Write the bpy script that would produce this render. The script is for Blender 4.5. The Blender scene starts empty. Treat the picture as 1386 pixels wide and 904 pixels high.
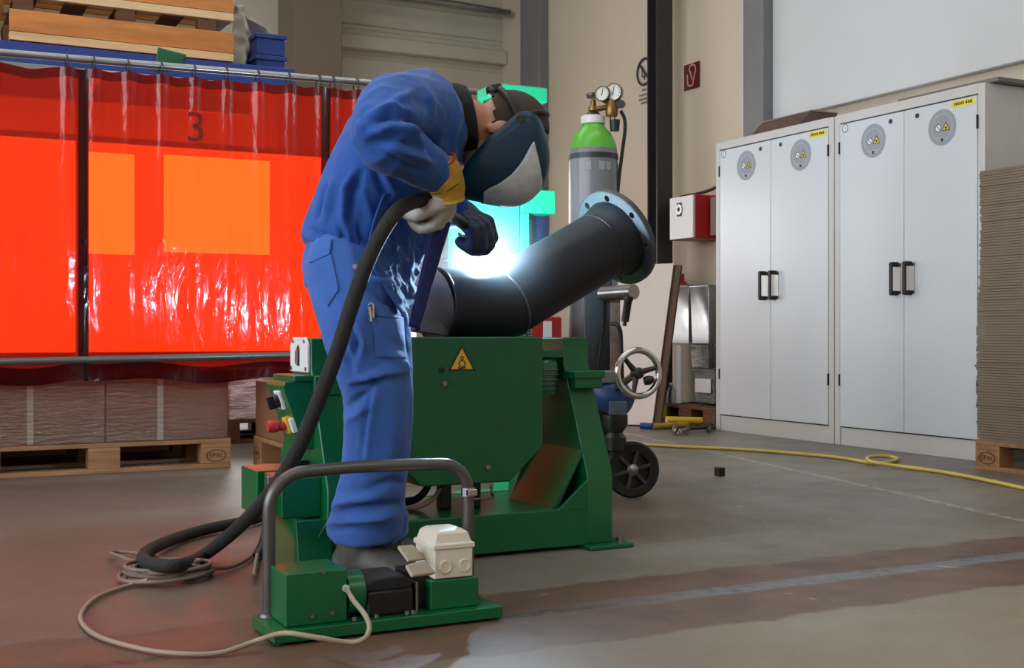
import bpy, bmesh, math, random
from mathutils import Vector, Matrix, noise
from mathutils.bvhtree import BVHTree
random.seed(7)
V3 = Vector
C = bpy.context.scene.collection
PI = math.pi
# ------------------------------------------------------------ camera model
FPX, CX, CY, CH = 1650.0, 693.0, 449.0, 0.67
YAW = math.radians(27)
cs, sn = math.cos(YAW), math.sin(YAW)

def cam2w(x, d, z):
    return V3((cs * x + sn * d, -sn * x + cs * d, z))

def P(px, py, d):
    return cam2w((px - CX) / FPX * d, d, CH - (py - CY) / FPX * d)

def G(px, py, z=0.0):
    return P(px, py, (CH - z) * FPX / (py - CY))

def onv(px, py, v):
    k = (px - CX) / FPX
    return P(px, py, v / (cs - sn * k))

def onu(px, py, u):
    k = (px - CX) / FPX
    return P(px, py, u / (sn + cs * k))

RIGHT, FWD, UP = cam2w(1, 0, 0), cam2w(0, 1, 0), V3((0, 0, 1))

# ------------------------------------------------------------ materials
def lin(c):
    r = []
    for v in c[:3]:
        v = v / 255.0
        r.append(v / 12.92 if v <= 0.04045 else ((v + 0.055) / 1.055) ** 2.4)
    return (*r, 1.0)

def newmat(name):
    m = bpy.data.materials.new(name)
    m.use_nodes = True
    nt = m.node_tree
    for n in list(nt.nodes):
        nt.nodes.remove(n)
    out = nt.nodes.new('ShaderNodeOutputMaterial')
    return m, nt, out

def N(nt, t, **kw):
    n = nt.nodes.new('ShaderNode' + t)
    for k, v in kw.items():
        if k.startswith('i_'):
            key = k[2:]
            key = int(key) if key.isdigit() else key.replace('_', ' ')
            n.inputs[key].default_value = v
        else:
            setattr(n, k, v)
    return n

def M(name, rgb, rough=0.5, metal=0.0, var=0.0, vscale=6.0, bump=0.0, bscale=60.0, coat=0.0, spec=0.5,
      rgb2=None, stretch=(1, 1, 1), alpha=1.0, sheen=0.0, rvar=0.0):
    m, nt, out = newmat(name)
    b = N(nt, 'BsdfPrincipled')
    nt.links.new(b.outputs[0], out.inputs[0])
    b.inputs['Base Color'].default_value = lin(rgb)
    b.inputs['Roughness'].default_value = rough
    b.inputs['Metallic'].default_value = metal
    b.inputs['Coat Weight'].default_value = coat
    b.inputs['Coat Roughness'].default_value = 0.12
    b.inputs['Specular IOR Level'].default_value = spec
    b.inputs['Alpha'].default_value = alpha
    b.inputs['Sheen Weight'].default_value = sheen
    tc = None
    if var > 0 or bump > 0 or rgb2 or rvar > 0:
        tc = N(nt, 'TexCoord')
        mp = N(nt, 'Mapping')
        mp.inputs['Scale'].default_value = stretch
        nt.links.new(tc.outputs['Object'], mp.inputs[0])
    if var > 0 or rgb2 or rvar > 0:
        no = N(nt, 'TexNoise', i_Scale=vscale, i_Detail=5.0, i_Roughness=0.6)
        nt.links.new(mp.outputs[0], no.inputs['Vector'])
        rp = N(nt, 'ValToRGB')
        rp.color_ramp.elements[0].position = 0.32
        rp.color_ramp.elements[1].position = 0.68
        l = lin(rgb)
        if rgb2:
            rp.color_ramp.elements[0].color = l
            rp.color_ramp.elements[1].color = lin(rgb2)
        else:
            rp.color_ramp.elements[0].color = (*[x * (1 - var) for x in l[:3]], 1)
            rp.color_ramp.elements[1].color = (*[min(1, x * (1 + var)) for x in l[:3]], 1)
        nt.links.new(no.outputs[0], rp.inputs[0])
        if var > 0 or rgb2:
            nt.links.new(rp.outputs[0], b.inputs['Base Color'])
        if rvar > 0:
            mr = N(nt, 'MapRange')
            mr.inputs[3].default_value = max(0.02, rough - rvar)
            mr.inputs[4].default_value = min(1, rough + rvar)
            nt.links.new(no.outputs[0], mr.inputs[0])
            nt.links.new(mr.outputs[0], b.inputs['Roughness'])
    if bump > 0:
        nb = N(nt, 'TexNoise', i_Scale=bscale, i_Detail=4.0)
        nt.links.new(mp.outputs[0], nb.inputs['Vector'])
        bp = N(nt, 'Bump', i_Strength=bump, i_Distance=0.01)
        nt.links.new(nb.outputs[0], bp.inputs['Height'])
        nt.links.new(bp.outputs[0], b.inputs['Normal'])
    return m

def EM(name, rgb, strength):
    m, nt, out = newmat(name)
    e = N(nt, 'Emission')
    e.inputs[0].default_value = rgb if len(rgb) == 4 else lin(rgb)
    e.inputs[1].default_value = strength
    nt.links.new(e.outputs[0], out.inputs[0])
    return m

# ------------------------------------------------------------ mesh building
def frame(axis):
    a = axis.normalized()
    t = V3((0, 0, 1)) if abs(a.z) < 0.9 else V3((1, 0, 0))
    x = t.cross(a).normalized()
    return x, a.cross(x).normalized(), a

def crom(pts, n):
    out = []
    L = len(pts)
    for i in range(L - 1):
        p0 = pts[max(i - 1, 0)]; p1 = pts[i]; p2 = pts[i + 1]; p3 = pts[min(i + 2, L - 1)]
        for k in range(n):
            t = k / n
            out.append(0.5 * ((2 * p1) + (p2 - p0) * t + (2 * p0 - 5 * p1 + 4 * p2 - p3) * t * t + (3 * p1 - p0 - 3 * p2 + p3) * t ** 3))
    out.append(pts[-1].copy())
    return out

class MB:
    def __init__(self):
        self.bm = bmesh.new()
        self.mi = 0

    def face(self, vs):
        try:
            f = self.bm.faces.new(vs)
            f.material_index = self.mi
            return f
        except ValueError:
            return None

    def rings(self, rings, cap=True, closed=False, wrap=True):
        bv = [[self.bm.verts.new(p) for p in r] for r in rings]
        n = len(bv[0])
        m = len(bv)
        for i in range(m if closed else m - 1):
            a, b = bv[i], bv[(i + 1) % m]
            for k in range(n if wrap else n - 1):
                self.face((a[k], a[(k + 1) % n], b[(k + 1) % n], b[k]))
        if cap and not closed and wrap:
            self.face(bv[0][::-1])
            self.face(bv[-1])
        return self

    def obox(self, c, ax, ay, az):
        vs = [self.bm.verts.new(c + ax * i + ay * j + az * k) for k in (-1, 1) for j in (-1, 1) for i in (-1, 1)]
        for q in ((0, 2, 3, 1), (4, 5, 7, 6), (0, 1, 5, 4), (2, 6, 7, 3), (0, 4, 6, 2), (1, 3, 7, 5)):
            self.face([vs[i] for i in q])
        return self

    def box(self, x0, x1, y0, y1, z0, z1):
        return self.obox(V3(((x0 + x1) / 2, (y0 + y1) / 2, (z0 + z1) / 2)), V3(((x1 - x0) / 2, 0, 0)),
                         V3((0, (y1 - y0) / 2, 0)), V3((0, 0, (z1 - z0) / 2)))

    def cyl(self, p0, p1, r0, r1=None, n=24):
        r1 = r0 if r1 is None else r1
        x, y, a = frame(p1 - p0)
        R = lambda p, r: [p + x * (math.cos(2 * PI * k / n) * r) + y * (math.sin(2 * PI * k / n) * r) for k in range(n)]
        return self.rings([R(p0, r0), R(p1, r1)])

    def lathe(self, prof, c, axis=UP, n=32, cap=True):
        x, y, a = frame(axis)
        self.rings([[c + a * h + x * (math.cos(2 * PI * k / n) * max(r, 1e-4)) + y * (math.sin(2 * PI * k / n) * max(r, 1e-4))
                     for k in range(n)] for r, h in prof], cap=cap)
        return self

    def tube(self, pts, r, n=10, smooth=0, closed=False, radii=None):
        if smooth:
            pts = crom(pts, smooth)
        rr = []
        T = None
        L = len(pts)
        x = None
        for i, p in enumerate(pts):
            if closed:
                t = pts[(i + 1) % L] - pts[i - 1]
            else:
                t = pts[min(i + 1, L - 1)] - pts[max(i - 1, 0)]
            t = t.normalized()
            if x is None:
                x, y, _ = frame(t)
            else:
                x = (x - t * x.dot(t)).normalized()
                y = t.cross(x)
            q = r if radii is None else radii[i]
            rr.append([p + x * (math.cos(2 * PI * k / n) * q) + y * (math.sin(2 * PI * k / n) * q) for k in range(n)])
        return self.rings(rr, closed=closed)

    def torus(self, c, axis, R, r, n=40, m=10):
        x, y, a = frame(axis)
        return self.tube([c + x * (math.cos(2 * PI * k / n) * R) + y * (math.sin(2 * PI * k / n) * R) for k in range(n)], r, m, closed=True)

    def ell(self, c, ax, ay, az, n=16, m=10):
        rr = []
        for i in range(m + 1):
            th = PI * i / m
            s, z = max(math.sin(th), 1e-3), -math.cos(th)
            rr.append([c + ax * (math.cos(2 * PI * k / n) * s) + ay * (math.sin(2 * PI * k / n) * s) + az * z for k in range(n)])
        return self.rings(rr)

    def sph(self, c, r, n=14, m=8):
        return self.ell(c, V3((r, 0, 0)), V3((0, r, 0)), V3((0, 0, r)), n, m)

    def prism(self, poly, o, ex, ey, th):
        a = [self.bm.verts.new(o + ex * p[0] + ey * p[1]) for p in poly]
        b = [self.bm.verts.new(o + ex * p[0] + ey * p[1] + th) for p in poly]
        n = len(a)
        self.face(a[::-1]); self.face(b)
        for k in range(n):
            self.face((a[k], a[(k + 1) % n], b[(k + 1) % n], b[k]))
        return self

    def grid(self, f, nu, nv):
        vs = [[self.bm.verts.new(f(i / nu, j / nv)) for i in range(nu + 1)] for j in range(nv + 1)]
        for j in range(nv):
            for i in range(nu):
                self.face((vs[j][i], vs[j][i + 1], vs[j + 1][i + 1], vs[j + 1][i]))
        return self

    def limb(self, pts, radii, n=14, sub=4, end=True):
        pp = crom(pts, sub)
        rr = []
        for i in range(len(radii) - 1):
            for k in range(sub):
                t = k / sub
                rr.append(radii[i] * (1 - t) + radii[i + 1] * t)
        rr.append(radii[-1])
        self.tube(pp, 0, n, radii=rr)
        self.sph(pp[0], rr[0] * 0.98)
        if end:
            self.sph(pp[-1], rr[-1] * 0.98)
        return self

    def build(self, name, mat, parent=None, bevel=0.0, smooth=40, seg=2, solid=0.0):
        bm = self.bm
        bmesh.ops.remove_doubles(bm, verts=bm.verts, dist=1e-6)
        bmesh.ops.recalc_face_normals(bm, faces=bm.faces)
        me = bpy.data.meshes.new(name)
        bm.to_mesh(me)
        bm.free()
        return link(name, me, mat, parent, bevel, smooth, seg, solid)

WOFF = {}
def link(name, me, mat, parent=None, bevel=0.0, smooth=40, seg=2, solid=0.0):
    if parent is not None:
        off = WOFF[parent.name]
    else:
        xs = [v.co.x for v in me.vertices]; ys = [v.co.y for v in me.vertices]; zs = [v.co.z for v in me.vertices]
        off = V3(((min(xs) + max(xs)) / 2, (min(ys) + max(ys)) / 2, min(zs)))
    for v in me.vertices:
        v.co -= off
    o = bpy.data.objects.new(name, me)
    C.objects.link(o)
    if parent is not None:
        o.parent = parent
    else:
        o.location = off
    WOFF[o.name] = off.copy()
    for m in (mat if isinstance(mat, (list, tuple)) else [mat]):
        me.materials.append(m)
    if smooth:
        me.polygons.foreach_set('use_smooth', [True] * len(me.polygons))
        me.set_sharp_from_angle(angle=math.radians(smooth))
    if bevel:
        b = o.modifiers.new('Bevel', 'BEVEL'); b.width = bevel; b.segments = seg; b.limit_method = 'ANGLE'; b.angle_limit = math.radians(35)
        b.harden_normals = True
    if solid:
        s = o.modifiers.new('Solidify', 'SOLIDIFY'); s.thickness = solid; s.offset = 0
    return o

def tag(o, label=None, cat=None, group=None, kind=None):
    if label: o['label'] = label
    if cat: o['category'] = cat
    if group: o['group'] = group
    if kind: o['kind'] = kind
    return o

def thing(name, label, cat, loc, group=None):
    o = bpy.data.objects.new(name, None)
    C.objects.link(o)
    o.empty_display_size = 0.1
    o.location = loc
    WOFF[o.name] = V3(loc)
    return tag(o, label, cat, group)

def struct(name, mb, mat, parent=None, **kw):
    o = mb.build(name, mat, parent, **kw)
    if parent is None:
        o['kind'] = 'structure'
    return o

def copy_tree(o, parent=None):
    c = o.copy()
    C.objects.link(c)
    if parent is not None:
        c.parent = parent
        c.matrix_parent_inverse = o.matrix_parent_inverse.copy()
    for ch in list(o.children):
        copy_tree(ch, c)
    return c

def remesh(mb, voxel, it=4, fac=0.5):
    """union of the overlapping closed shells in mb as one smooth skin; returns a mesh in world space"""
    me = bpy.data.meshes.new('tmp')
    bmesh.ops.recalc_face_normals(mb.bm, faces=mb.bm.faces)
    mb.bm.to_mesh(me); mb.bm.free()
    o = bpy.data.objects.new('tmp', me)
    C.objects.link(o)
    r = o.modifiers.new('r', 'REMESH'); r.mode = 'VOXEL'; r.voxel_size = voxel
    s = o.modifiers.new('s', 'SMOOTH'); s.iterations = it; s.factor = fac
    dg = bpy.context.evaluated_depsgraph_get()
    dg.update()
    res = bpy.data.meshes.new_from_object(o.evaluated_get(dg))
    bpy.data.objects.remove(o)
    bpy.data.meshes.remove(me)
    return res

def text_mesh(body, size, o, ex, ey, depth=0.0005):
    cu = bpy.data.curves.new('t', 'FONT')
    cu.body = body; cu.size = size; cu.align_x = 'CENTER'; cu.align_y = 'CENTER'; cu.extrude = depth
    ob = bpy.data.objects.new('t', cu)
    C.objects.link(ob)
    dg = bpy.context.evaluated_depsgraph_get(); dg.update()
    me = bpy.data.meshes.new_from_object(ob.evaluated_get(dg))
    bpy.data.objects.remove(ob)
    ez = ex.cross(ey)
    for v in me.vertices:
        v.co = o + ex * v.co.x + ey * v.co.y + ez * v.co.z
    return me

X, Y, Z = V3((1, 0, 0)), V3((0, 1, 0)), V3((0, 0, 1))
BLOOM, EXPO, SIDE, ROOF = .6, 0.15, 9.0, 2.6
# ------------------------------------------------------------ palette
m_wall = M('cream wall paint', (202, 187, 167), 0.7, var=0.04, vscale=1.2, bump=0.05, bscale=40)
m_wallwhite = M('white panel', (205, 206, 207), 0.45, var=0.03, vscale=0.8)
m_trimgrey = M('grey painted steel', (118, 118, 118), 0.45, var=0.05)
m_ceil = M('ceiling sheet', (170, 168, 162), 0.8)
m_colbrown = M('taupe column paint', (122, 108, 90), 0.7, var=0.05, vscale=2)
m_coldark = M('dark steel column paint', (42, 42, 44), 0.4, var=0.1)
m_green = M('green enamel', (0, 92, 49), 0.32, var=0.08, vscale=9, coat=0.12, rvar=0.06)
m_mint = M('mint green enamel', (38, 178, 122), 0.35, var=0.05, vscale=8)
m_black = M('black plastic', (18, 18, 19), 0.45)
m_rubber = M('black rubber', (24, 23, 23), 0.75, bump=0.15, bscale=120, var=0.15)
m_hose = M('braided black hose', (24, 23, 23), 0.7, bump=0.5, bscale=220, var=0.2, vscale=20)
m_steel = M('brushed steel', (150, 150, 150), 0.32, metal=1.0, var=0.08, vscale=12)
m_chrome = M('chrome', (205, 205, 205), 0.14, metal=1.0)
m_greytube = M('grey painted tube', (96, 93, 92), 0.35, metal=0.6, var=0.08)
m_gal = M('galvanised tube', (150, 150, 150), 0.3, metal=0.9, var=0.15, vscale=10)
m_castiron = M('grey cast iron', (70, 68, 68), 0.35, metal=0.7, var=0.1)
m_pipe = M('mill scale pipe steel', (38, 41, 48), 0.5, metal=0.4, var=0.22, vscale=7, bump=0.05, bscale=40, rvar=0.1)
m_pipebare = M('bare pipe bevel steel', (96, 96, 94), 0.5, metal=0.2, var=0.2, vscale=14)  # lighter bare steel of the end elbow and one weld bead
m_white = M('white enamel', (225, 226, 228), 0.4, var=0.02)
m_cab = M('light grey cabinet enamel', (208, 213, 219), 0.3, coat=0.2)
m_cabside = M('cabinet side enamel', (200, 198, 195), 0.4, var=0.02)
m_gap = M('dark joint', (35, 36, 38), 0.8)
m_jbox = M('cream plastic', (214, 205, 190), 0.4, var=0.03)
m_beige = M('beige plate', (172, 158, 140), 0.5, var=0.08)
m_cord = M('beige cable', (150, 132, 112), 0.5, var=0.1)
m_greycord = M('grey cable', (122, 104, 92), 0.45, var=0.1)
m_red = M('red enamel', (165, 22, 28), 0.35, var=0.06)
m_darkred = M('dark red sign', (92, 14, 18), 0.5)
m_yellow = M('yellow sign', (235, 190, 40), 0.5)
m_yellowhose = M('yellow hose', (205, 180, 90), 0.5, var=0.1)
m_orangewood = M('orange pine', (196, 128, 62), 0.65, var=0.18, vscale=3, stretch=(1, 8, 8), bump=0.15, bscale=20)  # own orange tone of the timber side boards
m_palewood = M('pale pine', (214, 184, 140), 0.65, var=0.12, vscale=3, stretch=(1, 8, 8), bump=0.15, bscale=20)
m_palletwood = M('weathered pallet wood', (150, 108, 70), 0.75, var=0.25, vscale=4, stretch=(1, 6, 6), bump=0.2, bscale=25)
m_darkwood = M('dark pallet wood', (96, 62, 40), 0.75, var=0.25, vscale=4, stretch=(1, 6, 6), bump=0.2, bscale=25)
m_carton = M('brown carton', (128, 86, 58), 0.75, var=0.08, vscale=3)
m_cartonsheet = M('grey brown board', (124, 108, 92), 0.85, var=0.06, vscale=3)
m_blue = M('blue rack enamel', (28, 62, 140), 0.45, var=0.06)
m_cloth = M('grey white film', (176, 172, 164), 0.5, var=0.05)
m_dkgreencloth = M('green film', (10, 92, 58), 0.4, var=0.1)
m_jacket = M('blue work jacket', (42, 84, 158), 0.85, var=0.07, vscale=14, bump=0.12, bscale=260, sheen=0.15, spec=0.2)
m_trous = M('blue work trousers', (64, 104, 180), 0.85, var=0.07, vscale=14, bump=0.12, bscale=260, sheen=0.15, spec=0.2)
m_navy = M('shaded jacket blue', (22, 34, 92), 0.85, bump=0.1, bscale=200)  # jacket blue darkened, the front flap's shade put into the colour
m_collar = M('black collar', (14, 15, 20), 0.8)
m_skin = M('skin', (192, 138, 112), 0.5, var=0.05, vscale=20)
m_hair = M('short brown hair', (58, 42, 32), 0.7, bump=0.6, bscale=300)
m_helmet = M('dark teal helmet shell', (8, 50, 74), 0.38, var=0.06, spec=0.35)
m_lens = M('pale scratched visor', (186, 194, 198), 0.2, var=0.12, vscale=40, rvar=0.1)
m_cuff = M('yellow split leather', (178, 138, 44), 0.85, var=0.25, vscale=22, bump=0.3, bscale=90)
m_leather = M('pale grain leather', (176, 172, 165), 0.65, var=0.12, vscale=30, bump=0.25, bscale=90)
m_glovedark = M('dark blue grey glove', (46, 54, 74), 0.7, var=0.15, vscale=20, bump=0.2, bscale=90)
m_shoe = M('worn black leather', (78, 75, 70), 0.6, var=0.2, vscale=15, bump=0.15, bscale=80)
m_sole = M('shoe sole', (30, 28, 27), 0.8)
m_gasgreen = M('green cylinder paint', (92, 176, 52), 0.32, var=0.05)
m_gasgrey = M('grey cylinder paint', (120, 124, 132), 0.28, var=0.08, vscale=5)
m_brass = M('brass', (128, 100, 58), 0.35, metal=0.8, var=0.15, vscale=30)
m_dial = M('gauge dial', (222, 222, 215), 0.5)
m_blueox = M('blue motor paint', (28, 56, 112), 0.45, var=0.12)
m_board = M('white board', (224, 218, 210), 0.6, var=0.03, vscale=3)
m_boardedge = M('brown board edge', (92, 68, 52), 0.7, var=0.1)
m_sticker = M('grey round sticker', (150, 155, 164), 0.45, var=0.06, vscale=60)
m_ink = M('dark ink', (40, 42, 48), 0.6)
m_paper = M('white print', (226, 228, 228), 0.5)
m_foot = M('red oxide', (150, 40, 30), 0.5)
m_mintlight = M('pale mint zinc', (176, 190, 182), 0.5)

def glassy(name, rgb, fac, rough=0.05):
    m, nt, out = newmat(name)
    t = N(nt, 'BsdfTransparent'); t.inputs[0].default_value = lin(rgb)
    g = N(nt, 'BsdfGlossy', i_Roughness=rough)
    nb = N(nt, 'TexNoise', i_Scale=14.0, i_Detail=6.0); tc = N(nt, 'TexCoord'); mp = N(nt, 'Mapping'); mp.inputs['Scale'].default_value = (1, 1, 6)
    nt.links.new(tc.outputs['Object'], mp.inputs[0]); nt.links.new(mp.outputs[0], nb.inputs['Vector'])
    bp = N(nt, 'Bump', i_Strength=0.8, i_Distance=0.02); nt.links.new(nb.outputs[0], bp.inputs['Height']); nt.links.new(bp.outputs[0], g.inputs['Normal'])
    mx = N(nt, 'MixShader', i_0=fac)
    nt.links.new(t.outputs[0], mx.inputs[1]); nt.links.new(g.outputs[0], mx.inputs[2]); nt.links.new(mx.outputs[0], out.inputs[0])
    return m
m_film = glassy('clear stretch film', (236, 232, 228), 0.13, 0.08)
m_clear = glassy('clear plastic', (214, 216, 218), 0.16, 0.08)

# crumpled white film
def crumple(name, rgb, scale, strength, rough=0.15, metal=0.0):
    m = M(name, rgb, rough, metal=metal, coat=0.6)
    nt = m.node_tree
    b = next(n for n in nt.nodes if n.type == 'BSDF_PRINCIPLED')
    tc = N(nt, 'TexCoord'); mp = N(nt, 'Mapping'); mp.inputs['Scale'].default_value = (1.2, 1.2, 5); mp.inputs['Rotation'].default_value = (0.3, 0.5, 0)
    nt.links.new(tc.outputs['Object'], mp.inputs[0])
    no = N(nt, 'TexNoise', i_Scale=scale, i_Detail=6.0, i_Distortion=1.2); nt.links.new(mp.outputs[0], no.inputs['Vector'])
    bp = N(nt, 'Bump', i_Strength=strength, i_Distance=0.04); nt.links.new(no.outputs[0], bp.inputs['Height'])
    nt.links.new(bp.outputs[0], b.inputs['Normal'])
    return m
m_bale = crumple('crinkled silver white film', (232, 233, 236), 9.0, 0.8, 0.14, 0.25)

# translucent red welding curtain
def curtain_mat(name, tcol, dcol, tf=0.5):
    m, nt, out = newmat(name)
    t = N(nt, 'BsdfTransparent'); t.inputs[0].default_value = tcol
    d = N(nt, 'BsdfTranslucent'); d.inputs[0].default_value = dcol
    d2 = N(nt, 'BsdfDiffuse'); d2.inputs[0].default_value = dcol
    ms = N(nt, 'MixShader', i_0=0.5); nt.links.new(d.outputs[0], ms.inputs[1]); nt.links.new(d2.outputs[0], ms.inputs[2])
    mx = N(nt, 'MixShader', i_0=tf); nt.links.new(t.outputs[0], mx.inputs[1]); nt.links.new(ms.outputs[0], mx.inputs[2])
    g = N(nt, 'BsdfGlossy', i_Roughness=0.11)
    tc = N(nt, 'TexCoord'); mp = N(nt, 'Mapping'); mp.inputs['Scale'].default_value = (5, 1, 1.2)
    nt.links.new(tc.outputs['Object'], mp.inputs[0])
    no = N(nt, 'TexNoise', i_Scale=3.0, i_Detail=4.0, i_Distortion=0.6); nt.links.new(mp.outputs[0], no.inputs['Vector'])
    bp = N(nt, 'Bump', i_Strength=0.22, i_Distance=0.04); nt.links.new(no.outputs[0], bp.inputs['Height'])
    nt.links.new(bp.outputs[0], g.inputs['Normal'])
    lw = N(nt, 'Fresnel', i_IOR=1.4); nt.links.new(bp.outputs[0], lw.inputs['Normal'])
    m2 = N(nt, 'MixShader'); nt.links.new(lw.outputs[0], m2.inputs[0]); nt.links.new(mx.outputs[0], m2.inputs[1]); nt.links.new(g.outputs[0], m2.inputs[2])
    nt.links.new(m2.outputs[0], out.inputs[0])
    return m
m_curtain = curtain_mat('red welding curtain', (0.95, 0.040, 0.003, 1), (0.85, 0.02, 0.005, 1))
m_curtainhem = curtain_mat('doubled red curtain hem', (0.11, 0.006, 0.006, 1), (0.12, 0.006, 0.008, 1), 0.35)

# floor
def floor_mat():
    m, nt, out = newmat('workshop concrete')
    L = nt.links.new
    b = N(nt, 'BsdfPrincipled'); L(b.outputs[0], out.inputs[0])
    ge = N(nt, 'NewGeometry')
    sp = N(nt, 'SeparateXYZ'); L(ge.outputs['Position'], sp.inputs[0])
    def nz(scale, detail=6.0, dist=0.0, rough=0.6):
        n = N(nt, 'TexNoise', i_Scale=scale, i_Detail=detail, i_Distortion=dist, i_Roughness=rough); L(ge.outputs['Position'], n.inputs['Vector']); return n.outputs[0]
    def math_(op, a, c=None, e=None):
        n = N(nt, 'Math', operation=op)
        for i, v in enumerate((a, c, e)):
            if v is None: continue
            if isinstance(v, (int, float)): n.inputs[i].default_value = v
            else: L(v, n.inputs[i])
        return n.outputs[0]
    def ss(x, a, c):
        n = N(nt, 'MapRange', interpolation_type='SMOOTHSTEP'); L(x, n.inputs[0]); n.inputs[1].default_value = a; n.inputs[2].default_value = c
        return n.outputs[0]
    def mix(f, a, c):
        n = N(nt, 'Mix', data_type='RGBA')
        L(f, n.inputs[0])
        for i, v in ((6, a), (7, c)):
            if isinstance(v, tuple): n.inputs[i].default_value = lin(v)
            else: L(v, n.inputs[i])
        return n.outputs[2]
    x, y = sp.outputs[0], sp.outputs[1]
    big = nz(0.9, 5); mid = nz(4.0, 8); fine = nz(30.0, 6)
    base = mix(ss(big, 0.35, 0.65), (108, 99, 88), (130, 122, 112))
    base = mix(math_('MULTIPLY', ss(mid, 0.52, 0.68), 0.5), base, (108, 99, 90))
    base = mix(math_('MULTIPLY', ss(fine, 0.56, 0.72), 0.35), base, (168, 160, 148))
    # near the camera the concrete is browner
    near = ss(math_('ADD', y, math_('MULTIPLY', math_('SUBTRACT', big, 0.5), 1.0)), 3.3, 2.0)
    base = mix(math_('MULTIPLY', near, 0.6), base, (134, 116, 92))
    # browner floor on the left, partly the curtain's red glow painted in
    wob = math_('MULTIPLY', math_('SUBTRACT', nz(1.6, 6), 0.5), 0.9)
    left = ss(math_('ADD', x, wob), 1.9, 0.6)
    base = mix(math_('MULTIPLY', left, 0.7), base, (98, 70, 58))
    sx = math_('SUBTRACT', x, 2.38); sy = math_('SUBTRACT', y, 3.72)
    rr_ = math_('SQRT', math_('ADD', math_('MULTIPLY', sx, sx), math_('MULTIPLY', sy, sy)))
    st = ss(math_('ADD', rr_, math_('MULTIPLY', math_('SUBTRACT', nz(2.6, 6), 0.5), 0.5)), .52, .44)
    base = mix(math_('MULTIPLY', st, 0.6), base, (96, 80, 64))  # brown stain right of the positioner, partly its shadow painted in
    # dark ragged repair band with an inlaid blue grey rail
    w2 = math_('MULTIPLY', math_('SUBTRACT', nz(5.0, 7), 0.5), 0.16)
    yy = math_('ADD', y, w2)
    band = math_('MULTIPLY', ss(yy, 2.25, 2.28), ss(yy, 2.82, 2.79))
    base = mix(math_('MULTIPLY', band, 0.92), base, mix(ss(mid, 0.4, 0.7), (102, 76, 60), (84, 62, 50)))
    y3 = math_('ADD', y, math_('MULTIPLY', math_('SUBTRACT', nz(9.0, 5), 0.5), 0.04))
    strip = math_('MULTIPLY', ss(y3, 2.515, 2.53), ss(y3, 2.61, 2.595))
    fade = math_('MULTIPLY', ss(math_('ADD', x, math_('MULTIPLY', mid, 0.8)), 1.7, 2.4), 0.85)
    base = mix(math_('MULTIPLY', strip, math_('MULTIPLY', fade, ss(fine, 0.75, 0.4))), base, (114, 120, 128))
    base = mix(math_('MULTIPLY', math_('MULTIPLY', ss(y3, 2.53, 2.545), ss(y3, 2.585, 2.57)), math_('MULTIPLY', ss(x, 1.75, 1.4), ss(fine, 0.40, 0.6))), base, (48, 46, 44))
    # worn light line towards the stack
    lx = math_('SUBTRACT', x, math_('MULTIPLY_ADD', y, 0.197, 2.985))
    la = math_('ABSOLUTE', math_('ADD', lx, math_('MULTIPLY', math_('SUBTRACT', mid, 0.5), 0.05)))
    base = mix(math_('MULTIPLY', math_('MULTIPLY', ss(la, 0.03, 0.01), ss(y, 2.9, 3.1)), math_('MULTIPLY', ss(fine, 0.4, 0.6), 0.7)), base, (184, 178, 166))
    # pale spatters
    sp2 = math_('MULTIPLY', ss(nz(7.0, 3, 1.0), 0.70, 0.76), ss(x, 1.0, 1.8))
    base = mix(math_('MULTIPLY', sp2, 0.7), base, (186, 176, 156))
    L(base, b.inputs['Base Color'])
    r = N(nt, 'MapRange'); L(mid, r.inputs[0]); r.inputs[3].default_value = 0.34; r.inputs[4].default_value = 0.62
    L(r.outputs[0], b.inputs['Roughness'])
    b.inputs['Specular IOR Level'].default_value = 0.45
    bp = N(nt, 'Bump', i_Strength=0.12, i_Distance=0.01); L(fine, bp.inputs['Height']); L(bp.outputs[0], b.inputs['Normal'])
    return m
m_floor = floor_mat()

# ------------------------------------------------------------ room shell
X0, X1, Y0, Y1, ZT = -6.0, 5.6, -4.0, 11.24, 5.0
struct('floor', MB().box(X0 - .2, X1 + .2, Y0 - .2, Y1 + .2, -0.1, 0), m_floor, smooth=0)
struct('ceiling', MB().box(X0 - .2, X1 + .2, Y0 - .2, Y1 + .2, ZT, ZT + .1), m_ceil, smooth=0)
struct('wall_left', MB().box(X0 - .2, X0, Y0, Y1, 0, ZT), m_wall, smooth=0)
struct('wall_right', MB().box(X1, X1 + .2, Y0, Y1, 0, ZT), m_wall, smooth=0)
struct('wall_front', MB().box(X0, X1, Y0 - .2, Y0, 0, ZT), m_wall, smooth=0)
# corrugated back wall
mbw = MB(); mbw.box(X0, X1, Y1, Y1 + .2, 0, ZT)
prof = []
z = 0.0
while z < ZT - 0.3:
    prof += [(0.0, z), (0.018, z + .012), (0.018, z + .235), (0.0, z + .25)]
    z += 0.28
prof = [(0, 0)] + prof + [(0, ZT)]
mbw.rings([[V3((u, Y1 - 0.03 - p, q)) for p, q in prof] for u in (3.7, X1)], cap=False, wrap=False)
m_corr = M('grey beige sheet metal', (188, 181, 164), 0.5, var=0.05, vscale=1.5)
struct('wall_back', mbw, m_corr, smooth=30)
bz = onv(560, 66, 11.15).z
struct('trim_1', MB().box(3.7, X1, 11.08, 11.2, bz - .07, bz + .07), m_corr, bevel=0.02)
struct('trim_2', MB().box(3.25, 3.7, 10.7, Y1, 0, ZT), m_colbrown, bevel=0.01)          # column on the back wall
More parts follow.
